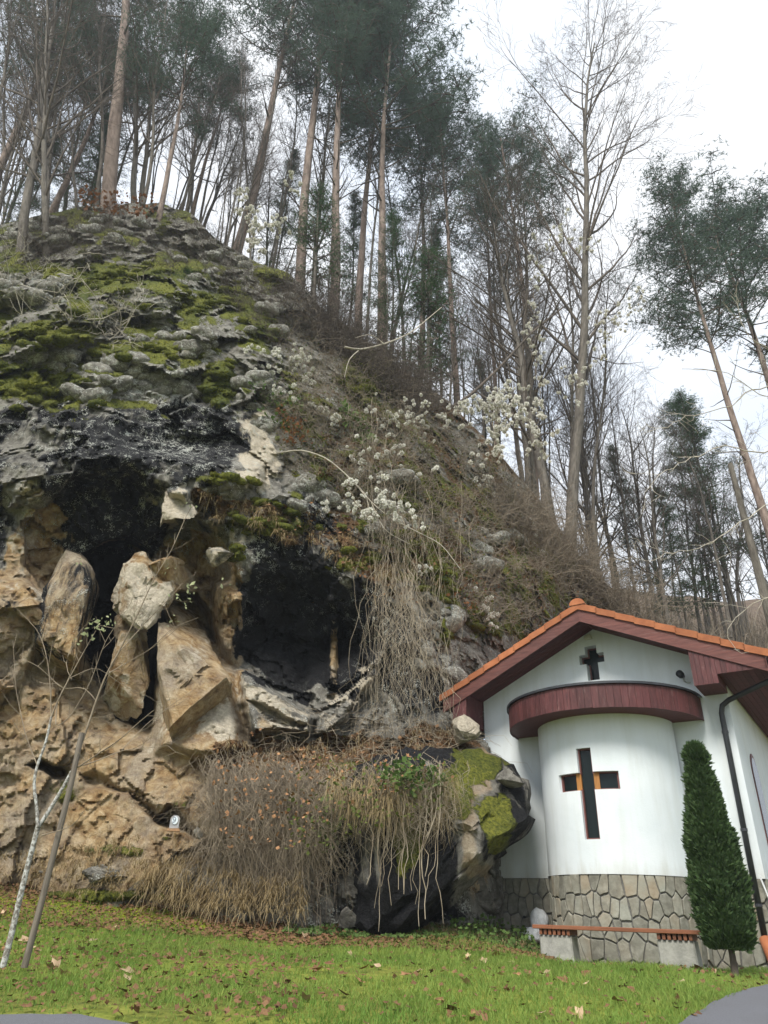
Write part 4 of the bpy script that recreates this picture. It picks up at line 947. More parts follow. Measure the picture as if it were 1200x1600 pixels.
def pine(seed, H, r0, crown=.45, spread=.26, n=2600, size=.17, mat=M_NEEDLE, dens=16, shape='pine', trunkm=M_BARKP, dead=8):
    r = random.Random(seed); trunk = TB(); br = TB(); pts = [np.array([0, 0, -.5])]; d = np.array([r.uniform(-.03, .03), 0, 1.])
    for i in range(18): d = unit(d+.022*rperp(d, r)+np.array([0, 0, .09])); pts.append(pts[-1]+d*(H+.5)/18)
    t = np.linspace(0, 1, 19); trunk.add(pts, np.maximum(r0*(1-.85*t), .03), 10); cents = []
    def at(t): f = t*18; i = min(int(f), 17); return pts[i]*(1-(f-i))+pts[i+1]*(f-i)
    m = int(dens*(H*crown))//3+12
    for j in range(m+dead):
        if j < m: t = 1-crown+crown*((j+r.random())/m); k = (t-(1-crown))/crown
        else: t = r.uniform(.3, 1-crown); k = .0
        a = r.uniform(0, 2*pi)
        if shape == 'pine': L = H*spread*(.55+.6*k*(1-k)*2)*(1-.55*k**2)*r.uniform(.6, 1.2); el_ = r.uniform(.1, .6)+.5*k
        else: L = H*spread*(1.05-k)*r.uniform(.8, 1.15)+.15; el_ = r.uniform(-.35, .05)+.5*k
        if j >= m: L *= .45
        p = at(t); dd = np.array([cos(a)*cos(el_), sin(a)*cos(el_), sin(el_)]); q = [p]; nn = 6
        for i in range(nn): dd = unit(dd+.14*rperp(dd, r)+np.array([0, 0, .06 if shape == 'pine' else .04])); q.append(q[-1]+dd*L/nn)
        rb_ = max(r0*.22*(1-.5*t), .02); br.add(q, rb_*(1-.8*np.linspace(0, 1, nn+1)), 4)
        if j < m:
            for i in range(2 if shape == 'pine' else 1, nn+1):
                for _ in range(3):
                    e = q[i]+rperp(dd, r)*L*r.uniform(.05, .28)*(1.2-.13*i); e[2] += .06 if shape == 'pine' else -.05; br.add([q[i], (q[i]+e)/2+[0, 0, .03], e], [.016, .012, .006], 3); cents += [e, (q[i]+e)/2, q[i]]
    V, Fq = foliage(np.array(cents), n, .16 if shape == 'pine' else .13, size, seed, .5, .25 if shape == 'pine' else -.1, 7)
    return trunk, br, (V, Fq, mat), trunkm
def make_tree(name, label, data, barkm=M_BARK, twigm=M_TWIG, group=None, extra=None):
    t = obj(name, None, label=label, cat='tree', group=group)
    obj('trunk', data[0].mesh('trunk', data[3] if len(data) > 3 else barkm), t)
    obj('branches', data[1].mesh('branches', twigm), t)
    if len(data) > 3:
        V, Fq, m_ = data[2]; obj('crown', mesh('crown', V, Fq, m_), t)
    return t
PROTO = {}
def place(key, builder, px, py, Y, pytop, label, group=None, rz=None, sx=1., name=None, tilt=0):
    """stand a copy of a tree so its foot is at the pixel and its tip reaches pytop"""
    if key not in PROTO: PROTO[key] = [builder(), False]
    o = PROTO[key][0]
    if PROTO[key][1]: o = copy_tree(o)
    PROTO[key][1] = True
    b = P(px, py, Y)
    lo, hi = 1, 80
    for _ in range(40):
        md = (lo+hi)/2
        if proj(b+np.array([0, 0, md]))[1] > pytop: lo = md
        else: hi = md
    k = lo/HT[key]; o.location = b; o.scale = (k*sx, k*sx, k); o.rotation_euler = (Matrix.Rotation(radians(tilt), 3, 'Y') @ Matrix.Rotation(random.uniform(0, 6.28) if rz is None else rz, 3, 'Z')).to_euler()
    o['label'] = label; o.name = name or o.name
    if group: o['group'] = group
    elif 'group' in o: del o['group']
    return o
HT = dict(pineA=14, pineB=15, pineC=12, spruce=11, bareA=13, bareB=14, bareC=12, bareD=12, big=18, young=8, juniper=4)
BUILD = dict(
 pineA=lambda: make_tree('pine_tree', '', pine(1, 14, .115, .46, .25, 8200, .095)),
 pineB=lambda: make_tree('pine_tree', '', pine(2, 15, .10, .55, .20, 7600, .09)),
 pineC=lambda: make_tree('pine_tree', '', pine(3, 12, .095, .42, .29, 8200, .10)),
 spruce=lambda: make_tree('spruce_tree', '', pine(4, 11, .08, .85, .19, 9000, .085, M_SPRUCE, 26, 'spruce', M_BARK)),
 bareA=lambda: make_tree('bare_tree', '', bare_tree(5, 13, .085, 30, 0, .3, 32, .30)),
 bareB=lambda: make_tree('bare_tree', '', bare_tree(6, 14, .07, 26, .03, .38, 26, .26)),
 bareC=lambda: make_tree('bare_tree', '', bare_tree(7, 12, .11, 34, .06, .18, 38, .36)),
 bareD=lambda: make_tree('bare_tree', '', bare_tree(8, 12, .05, 26, .0, .3, 24, .24, twk=.9)),
 big=lambda: make_tree('bare_tree', '', bare_tree(9, 18, .15, 46, .0, .22, 34, .36, levels=4, twk=1.0, up=.5)),
 juniper=lambda: make_tree('juniper_tree', '', pine(14, 4, .05, .95, .30, 3000, .075, M_SPRUCE, 30, 'spruce', M_BARK, 0)))
def T(key, px, py, Y, top, label, group=None, **kw): return place(key, BUILD[key], px, py, Y, top, label, group, **kw)
# crest pines, left to right
T('pineA', 165, 402, 18.5, -260, 'stout pale-trunked pine on the left crest with a wide green crown', rz=1., tilt=-12)
T('pineC', 238, 398, 18.2, 30, 'pine on the crest just right of the stout grey pine, with a slim dark trunk', rz=2.2, tilt=-5)
T('pineB', 368, 395, 22, -150, 'tall slim pine with a pinkish upper trunk rising behind the upper clematis tuft', rz=.4)
T('pineB', 470, 450, 23, -140, 'tall pine with an orange lit trunk, second pine right of the upper clematis tuft', rz=3.1)
T('pineA', 522, 490, 22, -20, 'tall straight grey-trunked pine whose crown ends the dense wood at the open sky', rz=4.4, sx=1.1)
T('pineC', 597, 548, 23, 30, 'dark full-crowned pine beside the open sky, furthest right of the tall pines', rz=5.0, sx=1.15)
T('pineC', 560, 520, 26, 60, 'hazy pine between the two pines next to the open sky', rz=.9)
T('pineB', 715, 640, 25, 150, 'slender small-crowned pine with bluish tips standing against the open sky', rz=1.9)
T('pineC', 835, 770, 26, 205, 'reddish-trunked pine with a flat dark crown left of the great bare tree', rz=2.5, sx=.9)
T('pineB', 775, 715, 29, 240, 'thin distant pine between the bluish-tipped pine and the reddish-trunked pine', rz=.2, sx=.8)
# spruces and junipers low in the wood
T('juniper', 492, 452, 20.5, 300, 'bushy dark green juniper at the crest under the orange-trunked pine', rz=.5, sx=1.0)
T('spruce', 610, 560, 22, 330, 'dark green spruce low on the crest at the foot of the full-crowned pine', rz=1.2, sx=.95)
T('juniper', 665, 590, 22, 400, 'small green juniper on the slope to the right of the dark spruce', rz=2., sx=1.1)
T('juniper', 285, 470, 16.2, 425, 'small fresh green juniper bush growing out of the mossy ledges', rz=1., sx=1.8)
T('pineC', 60, 372, 21, 60, 'bushy grey-green pine at the far left behind the twisted bare trees', rz=3., sx=1.3)
T('pineB', -40, 380, 22, -60, 'dense grey-green pine cut by the left edge of the picture', rz=4., sx=1.3)
T('spruce', 120, 352, 24, 180, 'dim dark spruce behind the stout grey pine on the left crest', rz=2., sx=1.2)
T('pineC', 300, 340, 25, 120, 'rounded green pine crown behind the crest, left of the upper clematis tuft', rz=1.4, sx=1.2)
# far right pines
T('pineA', 1240, 960, 21, 285, 'tall leaning red-barked pine at the right edge with a dark crown', rz=2.9, sx=.95)
T('spruce', 1150, 985, 34, 610, 'hazy pine with layered boughs far behind the chapel roof', rz=.3, sx=1.2)
T('pineA', 1120, 985, 38, 640, 'thin hazy pine immediately left of the layered one behind the chapel', rz=.7, sx=.9)
T('pineC', 1275, 900, 24, 340, 'dark pine crown pushed in from the right edge below the red-barked pine', rz=1.7, sx=1.3)
T('spruce', 1000, 965, 36, 700, 'dim spruce showing between bare twigs just behind the chapel roof peak', rz=2.8)
T('spruce', 760, 720, 34, 560, 'small dim spruce deep in the wood above the mossy slope', rz=.8)
T('spruce', 430, 430, 27, 230, 'thin hazy spruce between the tall pines above the highest clematis', rz=.2, sx=.8)
T('spruce', 545, 520, 28, 300, 'see-through young spruce in the gap between two grey pine trunks', rz=1.7, sx=.9)
T('spruce', 690, 630, 27, 360, 'airy green spruce between the tall pines and the bluish-tipped pine', rz=2.7, sx=.9)
T('spruce', 20, 380, 25, 200, 'see-through spruce at the far left behind the twisted bare trees', rz=.9, sx=1.0)
T('pineC', 655, 600, 27, 150, 'medium pine with a loose crown at the edge of the open sky', rz=3.3, sx=.9)
T('spruce', 1075, 985, 30, 760, 'low green spruce behind the right roof slope, nearest the chapel', rz=1.0, sx=1.1)
# bare broadleaves
T('big', 893, 850, 22, 55, 'great bare tree with a fan of fine branches against the open sky', rz=.6, sx=.8, tilt=10)
T('bareC', 860, 815, 21, 330, 'crooked dark bare tree with clematis in it, left of the great bare tree', rz=2.2, sx=1.2)
T('bareC', 30, 400, 16.2, -120, 'twisted grey bare tree at the far left with several leaning limbs', rz=.3, sx=.75, tilt=-13)
T('bareC', 72, 415, 16.4, -20, 'twisted multi-limbed bare tree on the left crest over the dark moss', rz=3.9, sx=.75, tilt=-14)
T('bareA', 205, 392, 18.6, 20, 'slim pale bare trunk leaning between the two left crest pines', rz=1.1, sx=.8)
gb = 'slim bare trees standing in the wood behind the crest'
zn = [(260, 'the left crest'), (480, 'the highest clematis'), (700, 'the dark crest brush'), (2000, 'the largest clematis')]
r7 = random.Random(70)
for i in range(96):
    px = r7.uniform(-30, 960); base = float(np.interp(px, SIL[:, 0], SIL[:, 1]))+15
    Y = float(np.interp(px, SIL[:, 0], [17]*6+[19]*6+[20]*6+[22]*6))+r7.uniform(1.5, 12)
    tall = r7.uniform(.35, 1); sky_top = np.interp(px, [-30, 300, 600, 700, 760, 950], [-150, 20, 120, 230, 260, 330])
    top = base-(base-sky_top)*tall
    T(r7.choice(['bareA', 'bareB', 'bareB', 'bareD', 'bareD', 'bareC']), px, base, Y, top, 'slim leafless tree, one of many alike behind '+[z for l_, z in zn if px < l_][0], 'slim bare trees behind '+[z for l_, z in zn if px < l_][0], sx=r7.uniform(.7, 1.0), tilt=r7.uniform(-4, 4)-(10 if px < 260 else 0))
gb2 = 'thin bare trees on the far slope behind the chapel'; lb2_ = 'thin leafless tree among many alike on the slope behind the chapel'
for i in range(30):
    px = r7.uniform(900, 1230); Y = r7.uniform(26, 46); top = r7.uniform(560, 800) if px < 1100 else r7.uniform(640, 860)
    T(r7.choice(['bareA', 'bareB', 'bareD', 'bareC']), px, 985, Y, top, 'thin leafless tree, one of many alike far behind '+('the roof peak' if px < 1060 else 'the right half of the roof'), 'thin bare trees behind '+('the roof peak' if px < 1060 else 'the right half of the roof'), sx=r7.uniform(.9, 1.5))

# wooded slope behind the chapel
def slope_patch(name, pts, mat, kind='structure', amp=1.):
    xs_ = np.linspace(0, 1, 70); V = []; rows_ = 24
    for r_ in range(rows_):
        t = r_/(rows_-1)
        for c_ in xs_:
            px = 780+c_*900; Y = 25+t*55; top = np.interp(px, [780, 900, 1000, 1100, 1160, 1300, 1680], [930, 925, 925, 935, 942, 930, 900])
            z0 = P(px, 1100, 25)[2]; pt = P(px, 1130-(1130-top)*t**.8, Y); V.append(pt)
    V = np.array(V); V[:, 2] += amp*fbm(V, .15, 4, 77)
    n_ = 70; i = (np.arange(rows_-1)[:, None]*n_+np.arange(n_-1)[None]).ravel()
    me = mesh(name, V, np.stack([i, i+1, i+n_+1, i+n_], 1), mat, True); return obj(name, me, kind=kind)
M_SLOPE = simple('leaf_covered_slope', (.07, .048, .032), (.15, .11, .075), 1.2, .95, .8, .2, det=8)
slope_patch('hillside', None, M_SLOPE)
M_FAR = simple('far_wood', (.05, .065, .06), (.09, .10, .09), .3, .95, .8, .5, det=8)
V = []; 
for r_ in range(10):
    for c_ in range(60):
        px = 700+c_*22; V.append(P(px, 1000-(1000-(948+6*sin(c_*.7)+4*sin(c_*2.1)))*(r_/9)**.7, 150+r_*14))
i = (np.arange(9)[:, None]*60+np.arange(59)[None]).ravel(); obj('hills', mesh('hills', V, np.stack([i, i+1, i+61, i+60], 1), M_FAR, True), kind='structure')

# ------------------------------------------------------------------ vines, brush, grass
G = np.random.default_rng(99)
def strands(p0, d0, L, sag, nseg, r, k=3, curl=.12, taper=.7, seed=0):
    """many thin stems at once: p0,d0 (m,3); L,sag (m,)"""
    g_ = np.random.default_rng(seed); m = len(p0); t = np.linspace(0, 1, nseg+1); L = np.broadcast_to(L, (m,)); sag = np.broadcast_to(sag, (m,)); r = np.broadcast_to(r, (m,))
    w_ = np.cumsum(g_.normal(0, 1, (m, nseg+1, 3)), 1)*curl/np.sqrt(nseg); w_ -= w_[:, :1]
    pts = p0[:, None]+d0[:, None]*(L[:, None]*t)[..., None]+w_*L[:, None, None]; pts[..., 2] -= (sag*L)[:, None]*t**2
    return pts, ribbons(pts, r, k, taper)
def ribbons(pts, r, k=3, taper=.7):
    m, n = pts.shape[:2]; t = np.linspace(0, 1, n); tg = np.gradient(pts, axis=1); tg /= np.linalg.norm(tg, axis=2, keepdims=True)+1e-9
    ref = np.array([.3, .8, .5]); a = np.cross(tg, ref); a /= np.linalg.norm(a, axis=2, keepdims=True)+1e-9; b = np.cross(tg, a)
    rad = (r[:, None]*(1-taper*t))[..., None]; V = np.stack([pts+rad*(a*cos(2*pi*j/k)+b*sin(2*pi*j/k)) for j in range(k)], 2)
    base = (np.arange(m)[:, None, None]*n+np.arange(n-1)[None, :, None])*k; j = np.arange(k)[None, None]; j2 = (j+1) % k
    Fq = np.stack([base+j, base+j2, base+k+j2, base+k+j], -1).reshape(-1, 4); return V.reshape(-1, 3), Fq
def merge(parts):
    V = []; Fs = []; n = 0
    for v, f in parts: V.append(v); Fs.append(f+n); n += len(v)
    return np.concatenate(V), np.concatenate(Fs)
def surf(px, py, out=0.):
    c = np.clip(np.round((px+330)/1290*(CW-1)).astype(int), 0, CW-1); y0 = np.interp(px, pxs, ys); rr = np.clip(np.round((py-y0)/(YB-y0)*(RH-1)).astype(int), 0, RH-1)
    Yv = q[rr, c, 1]-out; return P(px, py, Yv), rr*CW+c
def inpoly(n, poly, seed):
    g_ = np.random.default_rng(seed); poly = np.array(poly, float); out = []
    lo, hi = poly.min(0), poly.max(0); tot = 0
    while tot < n:
        a = g_.uniform(lo, hi, (n*2, 2)); a = a[polysd(a[:, 0], a[:, 1], poly) > 0]; out.append(a); tot += len(a)
    a = np.concatenate(out)[:n]; return a[:, 0], a[:, 1]
def rdir(m, g_, up=0., out=.3):
    d = g_.normal(0, 1, (m, 3)); d[:, 2] += up; d[:, 1] -= out; return d/np.linalg.norm(d, axis=1)[:, None]
def brush(name, poly, n, L, seed, mat, label, stems=5, r=.007, up=1.2, sag=.5, tw=3, kind='stuff', cat='brush', outw=.1):
    px, py = inpoly(n, poly, seed); g_ = np.random.default_rng(seed+1); p_, _ = surf(px, py, outw*.3)
    p_ = np.repeat(p_, stems, 0)+g_.normal(0, .05, (n*stems, 3)); m = len(p_); Ls = L*g_.uniform(.4, 1.2, m)
    pts, A1 = strands(p_, rdir(m, g_, up, .8), Ls, sag*g_.uniform(.2, 1.3, m), 6, r, 3, .22, seed=seed)
    parts = [A1]
    if tw:
        s_ = np.repeat(pts[:, 2:], tw, 0)[np.arange(m*tw), g_.integers(0, 5, m*tw)]; pts2, A2 = strands(s_, rdir(m*tw, g_, .5, .3), np.repeat(Ls, tw)*.38*g_.uniform(.4, 1.2, m*tw), .2, 4, r*.6, 3, .25, seed=seed+2); parts.append(A2)
    V, Fq = merge(parts); return obj(name, mesh(name, V, Fq, mat, True), label=label, cat=cat, kind=kind)
FLANK = [(440, 470), (520, 520), (640, 600), (740, 680), (850, 800), (960, 930), (880, 940), (800, 985), (740, 1000), (700, 900), (600, 860), (520, 780), (440, 720), (430, 560)]
brush('brushwood', FLANK, 520, 1.0, 500, M_BRUSH, 'dense leafless brown brushwood covering the right flank of the cliff', r=.0075)
brush('brushwood', [(440, 440), (520, 490), (640, 580), (700, 640), (640, 660), (560, 580), (470, 520)], 320, 1.5, 505, M_TWIG, 'dark tangled brush under the pines along the crest of the cliff', r=.009, up=.8)
brush('brushwood', [(780, 760), (980, 930), (1050, 985), (960, 990), (860, 900), (760, 800)], 260, 1.6, 510, M_BRUSH, 'olive brown brush at the lower right end of the cliff above the chapel roof', r=.009, up=1.5, sag=.2)
brush('brushwood', [(0, 380), (120, 330), (300, 325), (420, 430), (470, 470), (440, 560), (330, 440), (200, 410), (0, 430)], 330, 1.1, 515, M_TWIG, 'thin leafless brush among the moss on top of the left cliff', r=.006)
M_PALE = simple('pale_bark', (.28, .25, .20), (.50, .46, .38), 9, .9, .3)
brush('dead_shrub', [(90, 500), (230, 480), (250, 520), (150, 540)], 9, 1.5, 520, M_PALE, 'bleached dead shrub spreading over the mossy ledges of the left cliff', stems=3, r=.016, up=.6, sag=.1, tw=7, kind=None, cat='shrub')
brush('dead_shrub', [(0, 430), (70, 430), (60, 470), (0, 470)], 6, 1.6, 523, M_PALE, 'pale leafless shrub at the far left edge on the moss', stems=3, r=.014, up=.6, sag=.3, tw=7, kind=None, cat='shrub')
# slope brush behind the chapel
g_ = np.random.default_rng(5); m = 2600; px = g_.uniform(880, 1260, m); YY = g_.uniform(24, 60, m); tt = (YY-25)/55
p_ = P(px, 1130-(1130-np.interp(px, [880, 1000, 1100, 1260], [925, 925, 935, 935]))*np.clip(tt, 0, 1)**.8, YY)
pts, A1 = strands(p_, rdir(m, g_, 3.5, 0), g_.uniform(1, 4, m), .0, 5, .022, 3, .12, seed=6); s_ = pts[np.repeat(np.arange(m), 4), g_.integers(1, 5, m*4)]
_, A2 = strands(s_, rdir(m*4, g_, 1.4, 0), g_.uniform(.5, 1.6, m*4), 0, 3, .012, 3, .15, seed=7); V, Fq = merge([A1, A2])
obj('thicket', mesh('thicket', V, Fq, M_BRUSH, True), label='brown leafless thicket on the slope behind the chapel roof', cat='thicket', kind='stuff')

# hanging stems
def hang(name, top, bot, n, seed, mat, label, r=.006, bow=.2, kind='stuff', spread=8, jit=.05, outw=.12, cat='vine', ntop=None):
    """stems between the polyline 'top' and the polyline 'bot' (pixels with ground distances)"""
    g_ = np.random.default_rng(seed); top = np.array(top, float); bot = np.array(bot, float)
    a = g_.uniform(0, 1, n); b = np.clip(a+g_.normal(0, .16, n), 0, 1); f = lambda P_, t, c: np.interp(t*(len(P_)-1), np.arange(len(P_)), P_[:, c])
    p0_ = P(f(top, a, 0)+g_.normal(0, spread, n), f(top, a, 1)+g_.normal(0, spread, n), f(top, a, 2)-g_.uniform(0, outw, n))
    e = g_.uniform(.55, 1.05, n)**.7; p1_ = P(f(bot, b, 0)+g_.normal(0, spread, n), f(bot, b, 1)+g_.normal(0, spread, n), f(bot, b, 2)-g_.uniform(0, outw, n)); p1_ = p0_+(p1_-p0_)*e[:, None]
    ns = 12; t = np.linspace(0, 1, ns+1); pts = p0_[:, None]+(p1_-p0_)[:, None]*t[None, :, None]
    w_ = np.cumsum(g_.normal(0, 1, (n, ns+1, 3)), 1)*jit; w_ -= w_[:, :1]; w_ -= w_[:, -1:]*t[None, :, None]*.7; pts += w_*[1, .6, .3]
    pts[..., 1] -= (bow*g_.uniform(.2, 1.2, n))[:, None]*np.sin(pi*t)**.8
    V, Fq = ribbons(pts, r*g_.uniform(.5, 1.3, n), 3, .5); return obj(name, mesh(name, V, Fq, mat, True), label=label, cat=cat, kind=kind), pts
M_GREYVINE = simple('grey_root', (.13, .10, .068), (.36, .30, .22), 4, .9, 0)
hang('hanging_stems', [(322, 1196, 12.25), (360, 1186, 12.2), (430, 1196, 12.1), (520, 1205, 12.15)], [(335, 1350, 11.9), (380, 1400, 11.85), (440, 1420, 11.9), (500, 1400, 12.0)], 330, 601, M_GREYVINE, 'thick curtain of dry grey stems hanging over the low rock left of the thin saplings', .0038, .22, spread=12, jit=.085)
brush('shrub_tangle', [(325, 1200), (420, 1190), (520, 1215), (510, 1300), (450, 1370), (350, 1370), (325, 1290)], 330, .75, 602, M_GREYVINE, 'tangled grey brown shrub draped over the low rock left of the boulder', stems=5, r=.0042, up=-.2, sag=.9, tw=2, outw=.5)
hang('hanging_stems', [(500, 1205, 11.9), (600, 1200, 11.6), (715, 1200, 11.35)], [(470, 1340, 11.8), (600, 1350, 11.35), (700, 1330, 11.2)], 280, 603, M_VINE, 'sparser dry stems drooping from the leafy ledge over the dark boulder', .0032, .15, spread=14, jit=.085)
hang('hanging_stems', [(560, 640, 15.2), (620, 780, 14.2), (650, 850, 13.8), (700, 760, 14.8)], [(590, 1130, 12.9), (630, 1170, 12.7), (660, 1150, 12.7), (690, 1160, 12.8)], 64, 605, M_VINE, 'long bundle of thin dry stems hanging down the middle of the cliff to the ledge', .0042, .25, spread=18, jit=.085, outw=.3)
hang('hanging_stems', [(600, 880, 13.4), (640, 950, 13.2), (660, 900, 13.4)], [(570, 1165, 12.7), (630, 1180, 12.6), (700, 1165, 12.7)], 80, 607, M_VINE, 'dense tangle of stems at the foot of the long hanging bundle', .0040, .2, spread=20, jit=.12, outw=.4)
hang('sapling_stems', [(590, 1200, 11.5), (640, 1190, 11.4), (700, 1195, 11.3)], [(585, 1442, 11.25), (625, 1447, 11.1), (668, 1442, 11.1)], 17, 609, M_VINE, 'thin bare stems standing in front of the dark boulder down to the lawn', .011, .05, spread=12, jit=.035, kind=None, cat='stems')
# tangle lying on the ledge
px, py = inpoly(210, [(430, 1150), (560, 1125), (720, 1120), (745, 1170), (680, 1190), (520, 1190), (400, 1195)], 31); g_ = np.random.default_rng(32); p_, _ = surf(px, py, .05)
d_ = rdir(210, g_, .35, .7); d_[:, 0] *= 2; d_ /= np.linalg.norm(d_, axis=1)[:, None]; _, A1 = strands(p_, d_, g_.uniform(.4, 1.3, 210), .45, 9, .0055, 3, .2, seed=33)
obj('stem_tangle', mesh('stem_tangle', *A1, M_VINE, True), label='loops of dry stems lying on the leaf covered ledge above the dark boulder', cat='stems', kind='stuff')
# arched pale stem
def traced(pl_, Yv, r0_, r1_, k=5):
    pl_ = np.array(pl_, float); d = np.concatenate([[0], np.cumsum(np.hypot(*np.diff(pl_, axis=0).T))]); t = np.linspace(0, d[-1], max(6, int(d[-1]/12)))
    X = np.interp(t, d, pl_[:, 0]); Y_ = np.interp(t, d, pl_[:, 1]); X[1:-1] = (X[:-2]+2*X[1:-1]+X[2:])/4; Y_[1:-1] = (Y_[:-2]+2*Y_[1:-1]+Y_[2:])/4
    yy = np.interp(t, [0, d[-1]], Yv) if np.ndim(Yv) else np.full(len(t), Yv)
    return P(X, Y_, yy), np.linspace(r0_, r1_, len(t)), k
tb = TB(); tb.add(*traced([(434, 708), (470, 702), (510, 715), (545, 745), (580, 785), (610, 810), (650, 830), (690, 850), (720, 890)], (13.3, 13.0), .018, .007)); tb.add(*traced([(545, 745), (575, 775), (578, 830)], (13.1, 13), .008, .004)); tb.add(*traced([(580, 785), (600, 830), (640, 850)], (13.05, 12.9), .007, .004))
obj('arched_stem', tb.mesh('arched_stem', M_PALE), label='long pale stem arching across the middle of the cliff between clematis heads', cat='stem')
tb = TB(); tb.add(*traced([(538, 542), (560, 548), (600, 538), (640, 522), (690, 480)], (15.5, 17), .035, .012)); tb.add(*traced([(600, 538), (580, 520), (555, 528)], (16, 15.6), .02, .008)); tb.add(*traced([(560, 548), (545, 560), (538, 590)], (15.4, 15), .018, .006))
obj('fallen_branch', tb.mesh('fallen_branch', M_PALE), label='pale crooked branch sticking out of the moss under the dark crest brush', cat='branch')
tb = TB(); tb.add(*traced([(700, 640), (735, 618), (780, 575), (830, 520), (880, 480)], (18.5, 20), .06, .03)); tb.add(*traced([(735, 618), (720, 600), (690, 590)], (18.8, 18.5), .03, .01))
obj('leaning_branch', tb.mesh('leaning_branch', M_TWIG), label='dark bough leaning up to the right from the crest beside the clematis mass', cat='branch')

# clematis: fluffy seed heads on thin vines
def fluff(seed):
    g_ = np.random.default_rng(seed); n = 130; d = g_.normal(0, 1, (n, 3)); d /= np.linalg.norm(d, axis=1)[:, None]; s = np.cross(d, g_.normal(0, 1, (n, 3))); s /= np.linalg.norm(s, axis=1)[:, None]
    l = g_.uniform(.6, 1.1, n)[:, None]*.075; V = np.stack([d*.01-s*.011, d*.01+s*.011, d*l+s*.006, d*l-s*.006], 1).reshape(-1, 3); return mesh('seed_head', V, np.arange(4*n).reshape(n, 4), M_FLUFF)
FL = [fluff(s_) for s_ in range(4)]
def clematis(label, strands_, seed, outw=.35, jit=9, size=1.0):
    """strands_: list of (polyline px, Y or None, number of heads)"""
    r = random.Random(seed); g_ = np.random.default_rng(seed); t = obj('clematis_vine', None, label=label, cat='clematis', group='clematis vines with white seed heads'); tb = TB()
    for pl_, Yv, nh in strands_:
        nh = int(nh*1.6)+1
        pl_ = np.array(pl_, float); mid = pl_.mean(0); Y0 = Yv or float(np.median([cliffY(*c) for c in pl_]))-outw
        p_, rad, k = traced(pl_, Y0, .009, .004, 4); p_ = p_+np.cumsum(g_.normal(0, .02, p_.shape), 0); tb.add(p_, rad, 4)
        for _ in range(nh):
            c = p_[r.randrange(len(p_))]; sc_ = Y0/13*jit*.021; off = g_.normal(0, 1, 3)*sc_; h_ = c+off
            for q_ in range(r.choice((1, 2, 3))):
                hh = h_+g_.normal(0, .055, 3); tb.add([c, (c+hh)/2+g_.normal(0, .03, 3), hh], .002, 3)
                o = obj('seed_head', FL[r.randrange(4)], t, hh); s2 = r.uniform(.55, 1.05)*size; o.scale = (s2, s2, s2*.85); o.rotation_euler = (r.random()*6, r.random()*6, r.random()*6)
    obj('stems', tb.mesh('stems', M_GREYVINE), t); return t
clematis('highest clematis, a white tuft hanging at the crest between the pines', [([(376, 300), (388, 330), (395, 370)], 19, 20), ([(395, 370), (415, 350), (440, 345)], 19, 16), ([(392, 380), (405, 400), (402, 415)], 18.6, 6), ([(450, 290), (466, 300)], 19.5, 5)], 1, size=1.35, jit=7)
clematis('clematis tufts below the crest moss, left of the green ivy patch', [([(392, 550), (420, 580), (440, 560)], None, 12), ([(450, 560), (475, 555), (480, 590)], None, 16), ([(400, 590), (430, 610), (460, 615)], None, 10), ([(470, 630), (500, 640), (520, 635), (528, 650)], None, 11), ([(435, 545), (445, 552)], None, 3)], 2, size=1.05, jit=6)
clematis('clematis heads scattered over the grey stems right of the green ivy patch', [([(585, 640), (600, 660), (640, 655)], None, 18), ([(640, 650), (660, 660), (655, 690)], None, 14), ([(600, 690), (620, 730), (640, 740)], None, 13), ([(560, 690), (580, 720), (590, 760)], None, 8)], 3, jit=9, size=.95)
clematis('largest mass of clematis heads, at the right edge of the cliff crest', [([(690, 650), (730, 640), (770, 630), (800, 640)], 17.5, 34), ([(760, 630), (800, 650), (840, 660)], 17.5, 26), ([(770, 660), (775, 700), (760, 720)], 17, 22), ([(840, 670), (850, 700), (856, 715)], 17.5, 9), ([(780, 640), (790, 600), (800, 610)], 18, 12), ([(680, 650), (650, 668)], 17, 6)], 4, jit=9, size=1.2)
clematis('clematis heads in the lower middle of the cliff along the arched pale stem', [([(590, 760), (610, 790), (600, 770)], 13, 12), ([(540, 760), (560, 800), (580, 810)], 13, 10), ([(600, 790), (640, 815)], 13, 9), ([(510, 775), (515, 780)], None, 3), ([(545, 720), (560, 740)], None, 5)], 5, jit=6, size=.9)
clematis('strand of clematis climbing the crooked dark tree', [([(838, 650), (845, 600), (830, 560), (835, 490)], 20, 26), ([(835, 490), (830, 430), (845, 380)], 20.5, 8)], 6, jit=6, size=1.25)
clematis('clematis high in the twigs left of the great bare tree trunk', [([(860, 385), (890, 375), (925, 385)], 21, 14), ([(870, 370), (885, 350)], 21, 5)], 7, jit=6, size=1.3)
clematis('faint clematis hanging in the right half of the great bare tree', [([(930, 500), (960, 520), (1000, 470)], 21, 16), ([(940, 540), (930, 570)], 21, 6), ([(900, 620), (890, 590)], 21, 8)], 8, jit=8, size=1.2)
clematis('small clematis group on the steep slope just above the left roof end', [([(715, 900), (735, 915), (750, 930)], None, 9), ([(748, 940), (765, 965), (770, 980)], None, 9), ([(650, 885), (658, 900)], None, 3)], 9, jit=4, size=.85, outw=.15)
clematis('few clematis heads low on the right slope above the roof peak', [([(815, 820), (835, 830), (840, 850)], None, 7), ([(770, 760), (765, 750), (715, 755)], None, 6)], 10, jit=5, size=1.1)

